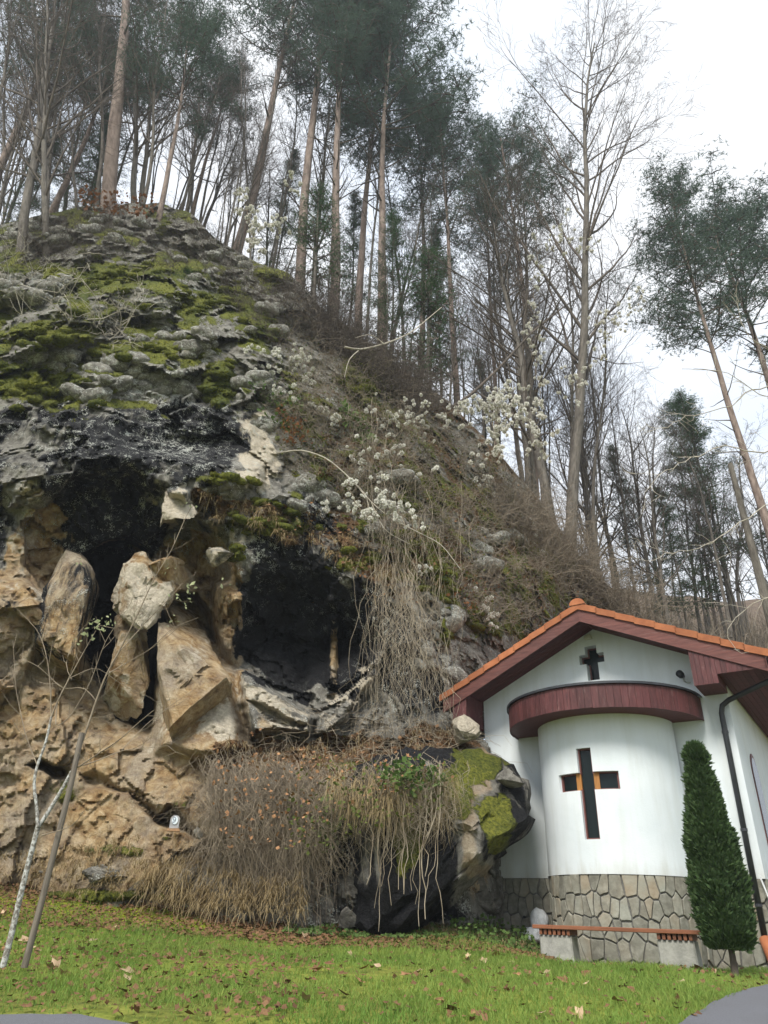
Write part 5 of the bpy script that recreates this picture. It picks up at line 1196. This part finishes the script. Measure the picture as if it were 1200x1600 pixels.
# leaf litter, tufts and broad leaves on the cliff
zf_ = zone.reshape(RT_, CW, 4)[nb:].reshape(-1, 4); z2f = zone2.reshape(RT_, CW, 4)[nb:].reshape(-1, 4)
def leaf_mesh(p_, size, seed, lobes=True, tilt=.6):
    g_ = np.random.default_rng(seed); m = len(p_); a = rdir(m, g_, 0, 0); a[:, 2] *= tilt; a /= np.linalg.norm(a, axis=1)[:, None]
    n_ = np.tile([0, -.3, 1.], (m, 1))+g_.normal(0, tilt, (m, 3)); b = np.cross(n_, a); b /= np.linalg.norm(b, axis=1)[:, None]; c = np.cross(a, b); s = size*g_.uniform(.5, 1.2, m)[:, None]
    out = [(-1, 0, 0), (-.3, .6, .12), (.25, .75, .25), (.35, .35, .1), (1, .1, .2), (.35, -.35, .1), (.2, -.8, .3), (-.35, -.55, .1)] if lobes else [(-1, 0, 0), (-.2, .6, .1), (1, 0, 0), (-.2, -.6, .1)]
    V = np.stack([p_+s*(a*u+b*v+c*w_) for u, v, w_ in out], 1).reshape(-1, 3); k = len(out)
    return V, np.arange(m*k).reshape(m, k)
def scatter(n, poly, seed, idx, thr, src, out=.02):
    px, py = inpoly(n, poly, seed); p_, ii = surf(px, py, out); return p_[src[ii, idx] > thr+np.random.default_rng(seed).uniform(-.2, .2, n)]
ALLC = [(-100, 340), (250, 320), (400, 410), (520, 500), (700, 630), (850, 800), (980, 960), (740, 1130), (740, 1200), (520, 1210), (330, 1200), (330, 800), (-100, 700)]
pL = scatter(16000, ALLC, 41, 0, .42, z2f)
obj('leaf_litter', mesh('leaf_litter', *leaf_mesh(pL, .05, 42), M_DEAD), label='brown dead leaves caught on the slope and ledges of the cliff', cat='leaves', kind='stuff')
def tufts(p_, L, seed, blades=7, up=.6, sag=.9, wid=.006):
    g_ = np.random.default_rng(seed); pp = np.repeat(p_, blades, 0); m = len(pp); d = rdir(m, g_, up, .8); Ls = L*g_.uniform(.4, 1.2, m)
    s = np.cross(d, [0, 0, 1.]); s /= np.linalg.norm(s, axis=1)[:, None]+1e-6; w_ = wid
    a = pp+d*(Ls*.5)[:, None]; a[:, 2] -= sag*Ls*.15; b = pp+d*Ls[:, None]*.85; b[:, 2] -= sag*Ls*.75
    V = np.stack([pp-s*w_, pp+s*w_, a+s*w_*.8, a-s*w_*.8, b], 1).reshape(-1, 3); i = np.arange(m)[:, None]*5
    f4 = i+np.array([0, 1, 2, 3]); f3 = np.concatenate([i+3, i+2, i+4, i+4], 1)   # degenerate quad avoided below
    return V, f4, i+np.array([3, 2, 4])
def tuft_obj(name, T_, mat, label, cat, kind='stuff'):
    V, f4, f3 = T_; me = bpy.data.meshes.new(name); me.vertices.add(len(V)); me.vertices.foreach_set('co', V.astype(np.float32).ravel())
    li = np.concatenate([f4.ravel(), f3.ravel()]).astype(np.int32); me.loops.add(len(li)); me.loops.foreach_set('vertex_index', li)
    me.polygons.add(len(f4)+len(f3)); me.polygons.foreach_set('loop_start', np.concatenate([np.arange(len(f4))*4, len(f4)*4+np.arange(len(f3))*3]).astype(np.int32)); me.update(calc_edges=True); me.materials.append(mat)
    return obj(name, me, label=label, cat=cat, kind=kind)
pM = scatter(2600, ALLC, 51, 0, .55, zf_, .03); pD = np.concatenate([scatter(2200, ALLC, 53, 0, .45, z2f, .03), surf(*inpoly(160, [(310, 760), (420, 790), (640, 870), (740, 930), (600, 905), (420, 835), (310, 805)], 54), .05)[0]])
tuft_obj('cliff_grass', tufts(pD, .26, 55, 8), M_DRYGRASS, 'tufts of dry grass drooping from ledges and slopes of the cliff', 'grass')
M_MOSST = leafmat('moss_tufts', (.12, .14, .016), (.32, .31, .045), (.19, .21, .03), 1.5, .2)
tuft_obj('moss_fringe', tufts(scatter(14000, ALLC, 56, 0, .5, zf_, .0), .07, 57, 9, .9, .5, .006), M_MOSST, 'shaggy yellow green moss cushions on the upper ledges', 'moss')
def leafy(name, poly, n, size, seed, mat, label, outw=.1, cat='ivy'):
    p_, _ = surf(*inpoly(n, poly, seed), outw); p_ = p_+np.random.default_rng(seed).normal(0, .05, p_.shape)-np.array([0, outw*.5, 0]); return obj(name, mesh(name, *leaf_mesh(p_, size, seed, True, .8), mat), label=label, cat=cat, kind='stuff')
def cushions(name, zones_, seed, size, mat, label, cat, fl=.5, kind='stuff', sub_=2, zn_=None):
    import bmesh
    b = bmesh.new(); bmesh.ops.create_icosphere(b, subdivisions=sub_, radius=1); B = np.array([v.co[:] for v in b.verts]); BF = np.array([[v.index for v in f.verts] for f in b.faces]); b.free()
    g_ = np.random.default_rng(seed); parts = []
    for (cx, cy, rx, ry, n_) in zones_:
        px = cx+g_.normal(0, .55, n_)*rx; py = cy+g_.normal(0, .55, n_)*ry; ok = py > np.interp(px, pxs, ys)+6; c_, _ = surf(px[ok], py[ok], .0)
        for c in c_:
            s_ = size*g_.uniform(.45, 1.25); Vv = B*(1+.35*fbm(B+c, 1.6, 3, seed)[:, None])*np.array([1.25, .75, fl])*s_; a = g_.uniform(-.5, .5); Vv[:, 2] += a*Vv[:, 0]*.7; parts.append((Vv+c, BF))
    V, Fq = merge(parts); me = mesh(name, V, Fq, mat, True)
    if zn_ is not None:
        k = len(V); attr(me, 'zone', np.tile(zn_[0], (k, 1))); attr(me, 'zone2', np.tile(zn_[1], (k, 1)))
    return obj(name, me, label=label, cat=cat, kind=kind), V
MZ = [(180, 430, 110, 28, 40), (80, 525, 110, 24, 40), (320, 470, 60, 24, 26), (345, 600, 26, 30, 12), (60, 610, 90, 34, 34), (230, 545, 120, 14, 26), (150, 620, 40, 18, 8), (430, 430, 40, 16, 12), (565, 590, 36, 40, 24), (410, 515, 36, 14, 12), (340, 750, 60, 8, 5), (440, 815, 90, 26, 16), (560, 870, 70, 22, 6), (370, 862, 10, 12, 3), (690, 900, 24, 50, 16), (745, 960, 12, 40, 10), (640, 800, 60, 50, 14), (250, 360, 70, 20, 14)]
_, VC = cushions('moss_cushions', MZ, 141, .165, M_ROCK, 'rounded yellow green moss cushions bulging from the cliff ledges', 'moss', zn_=((1.2, 0, 0, 0), (0, 0, 0, 1)))
kk = np.random.default_rng(3).integers(0, len(VC), 9000); tuft_obj('moss_fringe', tufts(VC[kk], .06, 143, 5, .7, .5, .006), M_MOSST, 'shaggy fringe on the rounded moss cushions of the cliff', 'moss')
cushions('broken_rock', [(120, 370, 110, 24, 26), (330, 420, 60, 30, 16), (60, 450, 80, 20, 16), (300, 530, 90, 20, 14), (430, 480, 30, 30, 8), (240, 600, 120, 40, 22), (410, 640, 30, 60, 10), (140, 570, 90, 16, 12), (780, 850, 40, 40, 10), (600, 780, 60, 60, 10), (690, 980, 40, 60, 12), (480, 780, 50, 20, 8)], 151, .26, M_ROCK, 'small knobs of pale and stained limestone breaking out of the cliff face', 'rock', fl=.75, sub_=3, zn_=((0, .2, .05, .35), (.1, .8, 0, 1)))
leafy('ivy_patch', [(590, 1215), (620, 1195), (670, 1198), (690, 1215), (686, 1238), (650, 1240), (600, 1232)], 230, .055, 61, M_IVY, 'bright green leafy patch on the ledge above the dark boulder', .85)
leafy('ivy_patch', [(530, 630), (560, 645), (590, 690), (570, 700), (540, 670)], 150, .08, 62, M_IVY, 'light green leaf patch high on the flank among clematis', .2)
leafy('ivy_patch', [(395, 600), (440, 590), (480, 630), (440, 670), (400, 650)], 160, .06, 63, M_IVY, 'green leaves among the clematis tufts below the crest moss', .15)
leafy('ivy_patch', [(490, 1250), (520, 1240), (530, 1320), (500, 1340)], 70, .06, 64, M_IVY, 'small green ferny leaves in the dry curtain of stems', .35)
leafy('dead_leaf_patch', [(330, 1195), (450, 1180), (700, 1190), (700, 1230), (520, 1260), (480, 1330), (360, 1330)], 420, .035, 71, M_DEAD, 'dead leaves caught in the dry shrub and stems below the ledge', .8, 'leaves')
leafy('ivy_patch', [(480, 1190), (600, 1200), (720, 1200), (700, 1280), (560, 1300), (470, 1340), (440, 1290)], 420, .035, 72, M_IVYD, 'small olive leaves between the drooping stems over the dark boulder', .95)
leafy('red_leaf_patch', [(430, 640), (470, 650), (485, 700), (450, 700)], 130, .055, 65, M_FERN, 'rust brown leafy twig patch on the flank beside the pale rock stripe', .25, 'leaves')
leafy('red_leaf_patch', [(120, 300), (240, 310), (250, 345), (140, 340)], 200, .09, 66, M_FERN, 'rust brown beech leaves on the left crest between the pine trunks', .4, 'leaves')
leafy('red_leaf_patch', [(700, 930), (750, 900), (790, 920), (740, 960)], 160, .05, 67, M_FERN, 'rust brown leaves on the slope above the left roof end', .12, 'leaves')

leafy('undergrowth', FLANK, 5200, .032, 68, M_IVYD, 'low olive green undergrowth among the brown brush on the right flank of the cliff', .12, 'undergrowth')
leafy('undergrowth', [(0, 400), (140, 380), (300, 350), (420, 430), (430, 560), (300, 520), (100, 520), (0, 640)], 2200, .03, 69, M_IVYD, 'small green herbs between the moss cushions of the upper left cliff', .06, 'undergrowth')
# ------------------------------------------------------------------ lawn
g_ = np.random.default_rng(77)
def lawn_pts(n, seed, x0=-7.5, x1=5.2, y0=5.2, y1=13.2):
    g_ = np.random.default_rng(seed); X = g_.uniform(x0, x1, n); Y_ = g_.uniform(y0, y1, n); return X, Y_
EDGE = np.array([(-9, 5.35), (-5, 5.62), (-2.45, 5.81), (-1.95, 5.9), (-1.3, 5.68), (-.6, 5.3), (.4, 5.2), (1.5, 5.6), (2.2, 6.15), (2.8, 7.0), (3.4, 7.75), (3.95, 8.3), (4.8, 9.0), (6, 9.8), (9, 11.5)])
def free(X, Y_):     # off the road, outside the chapel
    lu = (X-ORG[0])*cos(A)-(Y_-ORG[1])*sin(A); ln = -(X-ORG[0])*sin(A)-(Y_-ORG[1])*cos(A)
    inb = (lu > HL-.05) & (lu < HR+.05) & (ln < .06) | (lu**2+ln**2 < (R+.06)**2)
    return (Y_ > np.interp(X, EDGE[:, 0], EDGE[:, 1])+.03*np.sin(X*9)-.02) & ~inb
def gnoise(X, Y_): return .035*fbm(np.stack([X, Y_, X*0], 1), 1.1, 4, 5)
X, Y_ = lawn_pts(210000, 78); k = free(X, Y_); X, Y_ = X[k], Y_[k]; pf = np.stack([X, Y_, X*0], 1); f = fbm(pf, .7, 3, 88); f_b = fbm(pf, 2.6, 3, 89)
dens = .62+.9*f+.5*f_b; dens = ((dens*.8)*(.12+.88*sstep(Y_+.4*f_b, 12.0, 10.6))+.10)*(1-.6*sstep(-X, .5, 3.5)*sstep(f_b, .1, -.2)); k = g_.uniform(0, 1, len(X)) < dens; X, Y_, f = X[k], Y_[k], f[k]
p_ = np.stack([X, Y_, gz(X, Y_)+gnoise(X, Y_)], 1); m = len(p_); d = g_.normal(0, .45, (m, 3)); d[:, 2] = 1; d /= np.linalg.norm(d, axis=1)[:, None]
Ls = (.035+.045*np.clip(f+.4, 0, 1)+.03*(g_.uniform(0, 1, m) < .12))*g_.uniform(.5, 1.4, m)*np.interp(Y_, [5, 9, 12], [.9, 1.15, 1.3]); s = np.stack([g_.normal(0, 1, m), g_.normal(0, 1, m), 0*X], 1); s /= np.linalg.norm(s, axis=1)[:, None]
w_ = .0035; a = p_+d*(Ls*.55)[:, None]; b = p_+d*Ls[:, None]+s[:, [1, 0, 2]]*(Ls*.35)[:, None]; b[:, 2] -= Ls*.12
V = np.stack([p_-s*w_, p_+s*w_, a+s*w_*.8, a-s*w_*.8, b], 1).reshape(-1, 3); i = np.arange(m)[:, None]*5
tuft_obj('grass', (V, i+np.array([0, 1, 2, 3]), i+np.array([3, 2, 4])), M_GRASS, 'short green lawn grass between the road, the cliff and the chapel', 'grass')
# dry grass and weeds along the foot of the cliff
def ground_pts(poly, n, seed, Yr=(11.0, 12.6)):
    px, py = inpoly(n, poly, seed); out = []
    for a_, b_ in zip(px, py):      # march the sight line down to the ground
        r_ = P(a_, b_, 1.0); Yv = np.linspace(4, 14, 200); zz = r_[2]*Yv-gz(r_[0]*Yv, Yv); kk = np.where(zz < .0)[0] if r_[2] < 0 else np.where(zz > 0)[0]
        kk = np.argmin(np.abs(zz)); out.append(r_*Yv[kk])
    return np.array(out)
pz = surf(*inpoly(250, [(215, 1350), (300, 1345), (400, 1375), (470, 1370), (480, 1410), (470, 1432), (330, 1425), (230, 1410)], 81), .45)[0]; pz[:, 2] = np.minimum(pz[:, 2], 1.6)
tuft_obj('straw_grass', tufts(pz, .42, 82, 11, 1.3, .75, .0045), M_DRYGRASS, 'long straw coloured grass at the foot of the cliff under the grey curtain of stems', 'grass')
pz = surf(*inpoly(240, [(0, 1340), (220, 1310), (230, 1400), (120, 1400), (0, 1380)], 83), .25)[0]
tuft_obj('straw_grass', tufts(pz, .22, 84, 8, 1.3, .7, .004), M_DRYGRASS, 'short straw grass and stalks on the bank below the ochre rock', 'grass')
pz = surf(*inpoly(200, [(500, 1205), (700, 1200), (720, 1240), (690, 1280), (560, 1270), (510, 1240)], 85), .9)[0]
tuft_obj('straw_grass', tufts(pz, .34, 86, 12, .2, 1.3, .004), M_DRYGRASS, 'drooping straw grass hanging from the ledge over the dark boulder', 'grass')
def on_lawn(n, x0, x1, y0, y1, seed):
    g_ = np.random.default_rng(seed); X = g_.uniform(x0, x1, n); Y_ = g_.uniform(y0, y1, n); k = free(X, Y_); X, Y_ = X[k], Y_[k]; return np.stack([X, Y_, gz(X, Y_)+gnoise(X, Y_)], 1)
pz = on_lawn(1500, -1.2, 2.6, 11.5, 12.9, 87); obj('weeds', mesh('weeds', *leaf_mesh(pz+[0, 0, .05], .045, 88, True, .8), M_IVY), label='low green weeds and ivy on the ground along the foot of the dark boulder', cat='weeds', kind='stuff')
pz = np.concatenate([on_lawn(500, 1.2, 2.5, 11.7, 13.3, 89)]); pz[:, 2] += np.random.default_rng(1).uniform(.0, .22, len(pz)); obj('weeds', mesh('weeds', *leaf_mesh(pz, .04, 90, True, .9), M_IVY), label='taller dark weeds in front of the left plinth beside the bench', cat='weeds', kind='stuff')
tuft_obj('weed_grass', tufts(on_lawn(350, .8, 2.5, 11.9, 13.2, 91), .26, 92, 8, 1.6, .6, .004), M_DRYGRASS, 'pale dead grass among the weeds at the foot of the boulder', 'grass')
# fallen leaves
pz = np.concatenate([on_lawn(9000, -7, 2.5, 10.7, 12.9, 93), on_lawn(2200, -6.5, -.5, 5.9, 11.2, 94), on_lawn(700, -1, 5, 5.4, 11, 95)])
obj('leaf_litter', mesh('leaf_litter', *leaf_mesh(pz+[0, 0, .04], .032, 96, True, .35), M_DEAD), label='small brown dead leaves strewn thickly on the grass towards the cliff', cat='leaves', kind='stuff')
LM = [mesh('fallen_leaf', *leaf_mesh(np.zeros((1, 3)), .07, 200+s_, True, .25), M_DEADPALE if s_ % 2 else M_DEAD) for s_ in range(6)]
r = random.Random(5); n_ = 0
while n_ < 170:
    X = r.uniform(-5, 4.6); Y_ = r.uniform(5.3, 11.5)
    if not free(np.array([X]), np.array([Y_]))[0]: continue
    if r.random() > (.9 if X < 0 else .45): continue
    o = obj('fallen_leaf', LM[r.randrange(6)], None, (X, Y_, float(gz(X, Y_))+float(gnoise(np.array([X]), np.array([Y_]))[0])+.035), 'curled dead maple leaf, one of many alike on the '+('left' if X < -.5 else 'right')+' half of the lawn', 'leaf', 'large dead leaves on the '+('left' if X < -.5 else 'right')+' half of the lawn')
    s2 = r.uniform(.6, 1.3); o.scale = (s2, s2, s2); o.rotation_euler = (r.uniform(-.4, .4), r.uniform(-.4, .4), r.uniform(0, 6.28)); n_ += 1

# ------------------------------------------------------------------ thuja
tb0 = P(1147, 1512, 9.85); tz0 = float(gz(tb0[0], tb0[1])); tb0[2] = tz0
top = P(1103, 1175, 9.85); Ht = top[2]-tz0; th_ = thing('thuja', 'tall narrow dark green thuja standing between the bench and the downpipe', 'shrub', tuple(tb0))
tb = TB(); tb.add([(0, 0, -.1), (.005, 0, .2), (0, .01, .5), (0, 0, Ht*.8)], [.05, .038, .034, .01], 8); obj('trunk', tb.mesh('trunk', M_TWIG), th_)
g_ = np.random.default_rng(12); n = 15000; t = g_.uniform(0, 1, n)**1.05; a = g_.uniform(0, 2*pi, n)
prof = np.interp(t, [0, .05, .15, .3, .5, .7, .85, .95, 1], [.17, .25, .295, .29, .245, .185, .12, .055, .008]); lob = fbm(np.stack([np.cos(a)*1.2, np.sin(a)*1.2, t*6], 1), 1.6, 3, 13)
rr = prof*(1+.42*lob)*(g_.uniform(.45, 1, n)**.35)*(1+.12*g_.normal(0, 1, n)*(t > .8)); c = np.stack([rr*np.cos(a), rr*np.sin(a), .24+t*(Ht-.24)], 1)
bl = 5; cc_ = np.repeat(c, bl, 0); m = len(cc_); out = np.repeat(np.stack([np.cos(a), np.sin(a), 0*a], 1), bl, 0); d = out*.75+np.array([0, 0, .95])+g_.normal(0, .38, (m, 3)); d /= np.linalg.norm(d, axis=1)[:, None]
s = np.cross(d, out+g_.normal(0, .6, (m, 3))); s /= np.linalg.norm(s, axis=1)[:, None]; l = .075*g_.uniform(.35, 1.5, m)[:, None]*np.repeat(1+.6*(t > .93), bl)[:, None]
V = np.stack([cc_-s*l*.08, cc_+d*l*.5-s*l*.17, cc_+d*l, cc_+d*l*.5+s*l*.17], 1).reshape(-1, 3); obj('foliage', mesh('foliage', V, np.arange(4*m).reshape(m, 4), M_THUJA), th_)
tb = TB()
for k in range(46): a = g_.uniform(0, 6.28); z0 = Ht*g_.uniform(.84, .99); tb.add([(0, 0, z0-.2), (.07*cos(a), .07*sin(a), z0), (.13*cos(a), .13*sin(a), z0+g_.uniform(.08, .2))], [.004, .003, .0015], 3)
obj('twigs', tb.mesh('twigs', M_VINE), th_)

# ------------------------------------------------------------------ young tree and its stake
def lichen_bark():
    n = NB('lichen_bark', .9, .2); v = n.noise(30, 5, .7); w_ = n.noise(8, 4, .6)
    n.col(n.mix(n.ramp(v, [(.45, 0.), (.56, 1.)]), n.ramp(w_, [(.3, (.13, .12, .10)), (.7, (.24, .22, .19))]), (.46, .47, .44))); n.bump(v, .6, .01); return n.m
M_LICH = lichen_bark()
yt = obj('young_tree', None, label='young leafless tree with white lichen spots tied beside a wooden stake', cat='tree')
tb = TB(); tb.add(*traced([(4, 1512), (18, 1460), (34, 1390), (52, 1320), (60, 1290)], 7.6, .028, .023, 10)); tb.add(*traced([(59, 1294), (78, 1265), (100, 1228), (112, 1205)], 7.6, .022, .017, 8)); tb.add(*traced([(59, 1292), (57, 1255), (52, 1225), (58, 1195), (72, 1160), (80, 1120)], 7.55, .017, .011, 6))
obj('trunk', tb.mesh('trunk', M_LICH), yt)
tb = TB(); mains = [([(112, 1205), (130, 1155), (150, 1095), (165, 1055), (185, 1020), (215, 960), (240, 905), (268, 860), (290, 808), (299, 792)], .013, .003), ([(80, 1120), (90, 1095), (108, 1060), (130, 1020), (150, 985)], .010, .003), ([(112, 1205), (150, 1180), (185, 1158), (215, 1130), (240, 1110)], .008, .003), ([(115, 1200), (150, 1190), (190, 1172), (235, 1168), (262, 1165)], .007, .002), ([(64, 1306), (90, 1298), (115, 1293), (130, 1268)], .007, .002),
 ([(80, 1120), (78, 1060), (72, 1020), (60, 985), (20, 945)], .008, .002), ([(90, 1095), (85, 1140), (110, 1120), (140, 1070), (165, 1000), (200, 950)], .007, .002), ([(185, 1020), (230, 970), (270, 930), (290, 905), (302, 900)], .006, .002), ([(165, 1055), (190, 1040), (235, 1015), (270, 980), (310, 965)], .005, .002), ([(150, 1095), (130, 1070), (100, 1080), (60, 1040), (35, 1030)], .005, .002), ([(112, 1062), (100, 1040), (120, 990), (135, 975)], .005, .002), ([(58, 1195), (40, 1150), (25, 1080), (20, 1000)], .006, .002), ([(190, 1172), (230, 1130), (270, 1100), (300, 1080)], .004, .0015), ([(108, 1060), (150, 1040), (190, 1070), (235, 1090)], .004, .0015)]
r = random.Random(3); tipsY = []
for pl_, a, b in mains:
    p_, rad, k = traced(pl_, (7.55, 7.55+r.uniform(-.5, .5)), a, b, 5); tb.add(p_, rad, 5); tipsY.append(p_[-1])
    for j in range(len(p_)):
        if r.random() < .55 and j > 1:
            d = unit(unit(p_[min(j+1, len(p_)-1)]-p_[j-1])+.9*np.array([r.gauss(0, 1), r.gauss(0, .7), r.gauss(.3, .7)])); L_ = r.uniform(.08, .34); q1 = p_[j]+d*L_*.5; q2 = p_[j]+d*L_+np.array([0, 0, .04]); tb.add([p_[j], q1, q2], [.003, .0022, .0012], 3)
            if r.random() < .6: e = unit(d+.8*np.array([r.gauss(0, 1), r.gauss(0, 1), r.gauss(0, 1)])); tb.add([q1, q1+e*L_*.4], [.002, .001], 3)
obj('branches', tb.mesh('branches', M_GREYVINE), yt)
M_YLEAF = leafmat('pale_green_leaf', (.22, .32, .10), (.42, .48, .22), (.5, .5, .35), 6, .4)
yl = [mesh('leaf', *leaf_mesh(np.zeros((1, 3)), .04, 300+s_, False, .5), M_YLEAF) for s_ in range(4)]
for (cx, cy, n_, Yv) in ((150, 980, 16, 7.5), (170, 970, 10, 7.5), (132, 995, 6, 7.5), (290, 935, 10, 7.4), (298, 915, 7, 7.4), (345, 915, 5, 7.5), (275, 970, 5, 7.5), (125, 880, 4, 7.6), (265, 890, 4, 7.5), (300, 795, 3, 7.5)):
    for k in range(n_):
        o = obj('leaf', yl[r.randrange(4)], yt, P(cx+r.gauss(0, 9), cy+r.gauss(0, 7), Yv+r.gauss(0, .05))); s2 = r.uniform(.5, 1.1); o.scale = (s2, s2, s2); o.rotation_euler = (r.random()*6, r.random()*6, r.random()*6)
tb = TB(); tb.add(*traced([(38, 1512), (62, 1420), (90, 1310), (112, 1220), (128, 1145)], 7.5, .030, .027, 10)); M_STAKE = wood('weathered_stake', (.08, .065, .05), (.22, .19, .15), worn=(.1, .1, .06), sc=(20, 20, 1.5))
so_ = tb.mesh('stake', M_STAKE, False); obj('stake', so_, label='weathered round wooden stake leaning beside the young lichen-spotted tree', cat='stake')
# bare branches of a tree standing beyond the right edge
et = obj('bare_tree', None, label='bare tree beyond the right edge reaching pale twigs over the chapel roof', cat='tree'); base_ = P(1330, 1420, 9.5); base_[2] = float(gz(base_[0], 9.5))
tb = TB(); tb.add([base_, base_+[.02, 0, 2], base_+[-.05, .05, 4.2], base_+[-.1, 0, 7]], [.1, .085, .07, .04], 10); obj('trunk', tb.mesh('trunk', M_BARK), et); tb = TB()
r = random.Random(8)
def sub(p_, lev):
    for j in range(2, len(p_)):
        if r.random() < (.55 if lev == 0 else .4):
            d = unit(unit(p_[j]-p_[j-1])+.75*np.array([r.gauss(0, 1), r.gauss(0, .6), r.gauss(0, 1)])); L_ = r.uniform(.2, .8)*(1 if lev == 0 else .5); pt = [p_[j]]
            for _ in range(5): d = unit(d+.2*np.array([r.gauss(0, 1), r.gauss(0, 1), r.gauss(.4, 1)])); pt.append(pt[-1]+d*L_/5)
            tb.add(pt, np.linspace(.0045, .002, 6), 3)
            if lev < 1: sub(pt, lev+1)
for pl_, a in (([(1330, 900), (1260, 920), (1200, 935), (1160, 952), (1130, 968), (1118, 975)], .012), ([(1330, 560), (1270, 590), (1200, 610), (1150, 640), (1090, 650), (1030, 690)], .016), ([(1340, 700), (1260, 690), (1190, 720), (1130, 700), (1060, 740), (1020, 790)], .016), ([(1330, 800), (1250, 760), (1180, 800), (1120, 850), (1060, 860)], .014), ([(1330, 500), (1240, 560), (1180, 540), (1150, 480)], .012), ([(1320, 640), (1230, 640), (1140, 590), (1070, 600)], .012)):
    p_, rad, k = traced(pl_, (9.6, 9.2), a, .004, 5); p_ = p_+np.cumsum(np.random.default_rng(int(a*1e4)+len(pl_)).normal(0, .025, p_.shape), 0); tb.add(p_, rad, 5); sub(p_, 0)
obj('branches', tb.mesh('branches', M_PALE), et)

# ------------------------------------------------------------------ air
hz = bpy.data.materials.new('haze'); hz.use_nodes = True; ht = hz.node_tree; ht.nodes.remove(ht.nodes['Principled BSDF'])
pv = ht.nodes.new('ShaderNodeVolumePrincipled'); pv.inputs['Density'].default_value = .001; pv.inputs['Color'].default_value = (.86, .92, 1, 1); pv.inputs['Anisotropy'].default_value = .2
ht.links.new(pv.outputs[0], ht.nodes['Material Output'].inputs['Volume'])
mb = MB(); x0, x1, y0, y1, z0, z1 = -310, 310, -210, 330, -4, 75
mb.hexa([(x0, y0, z0), (x1, y0, z0), (x1, y1, z0), (x0, y1, z0)], [(x0, y0, z1), (x1, y0, z1), (x1, y1, z1), (x0, y1, z1)]); mb.build('haze', hz, None, kind='stuff')
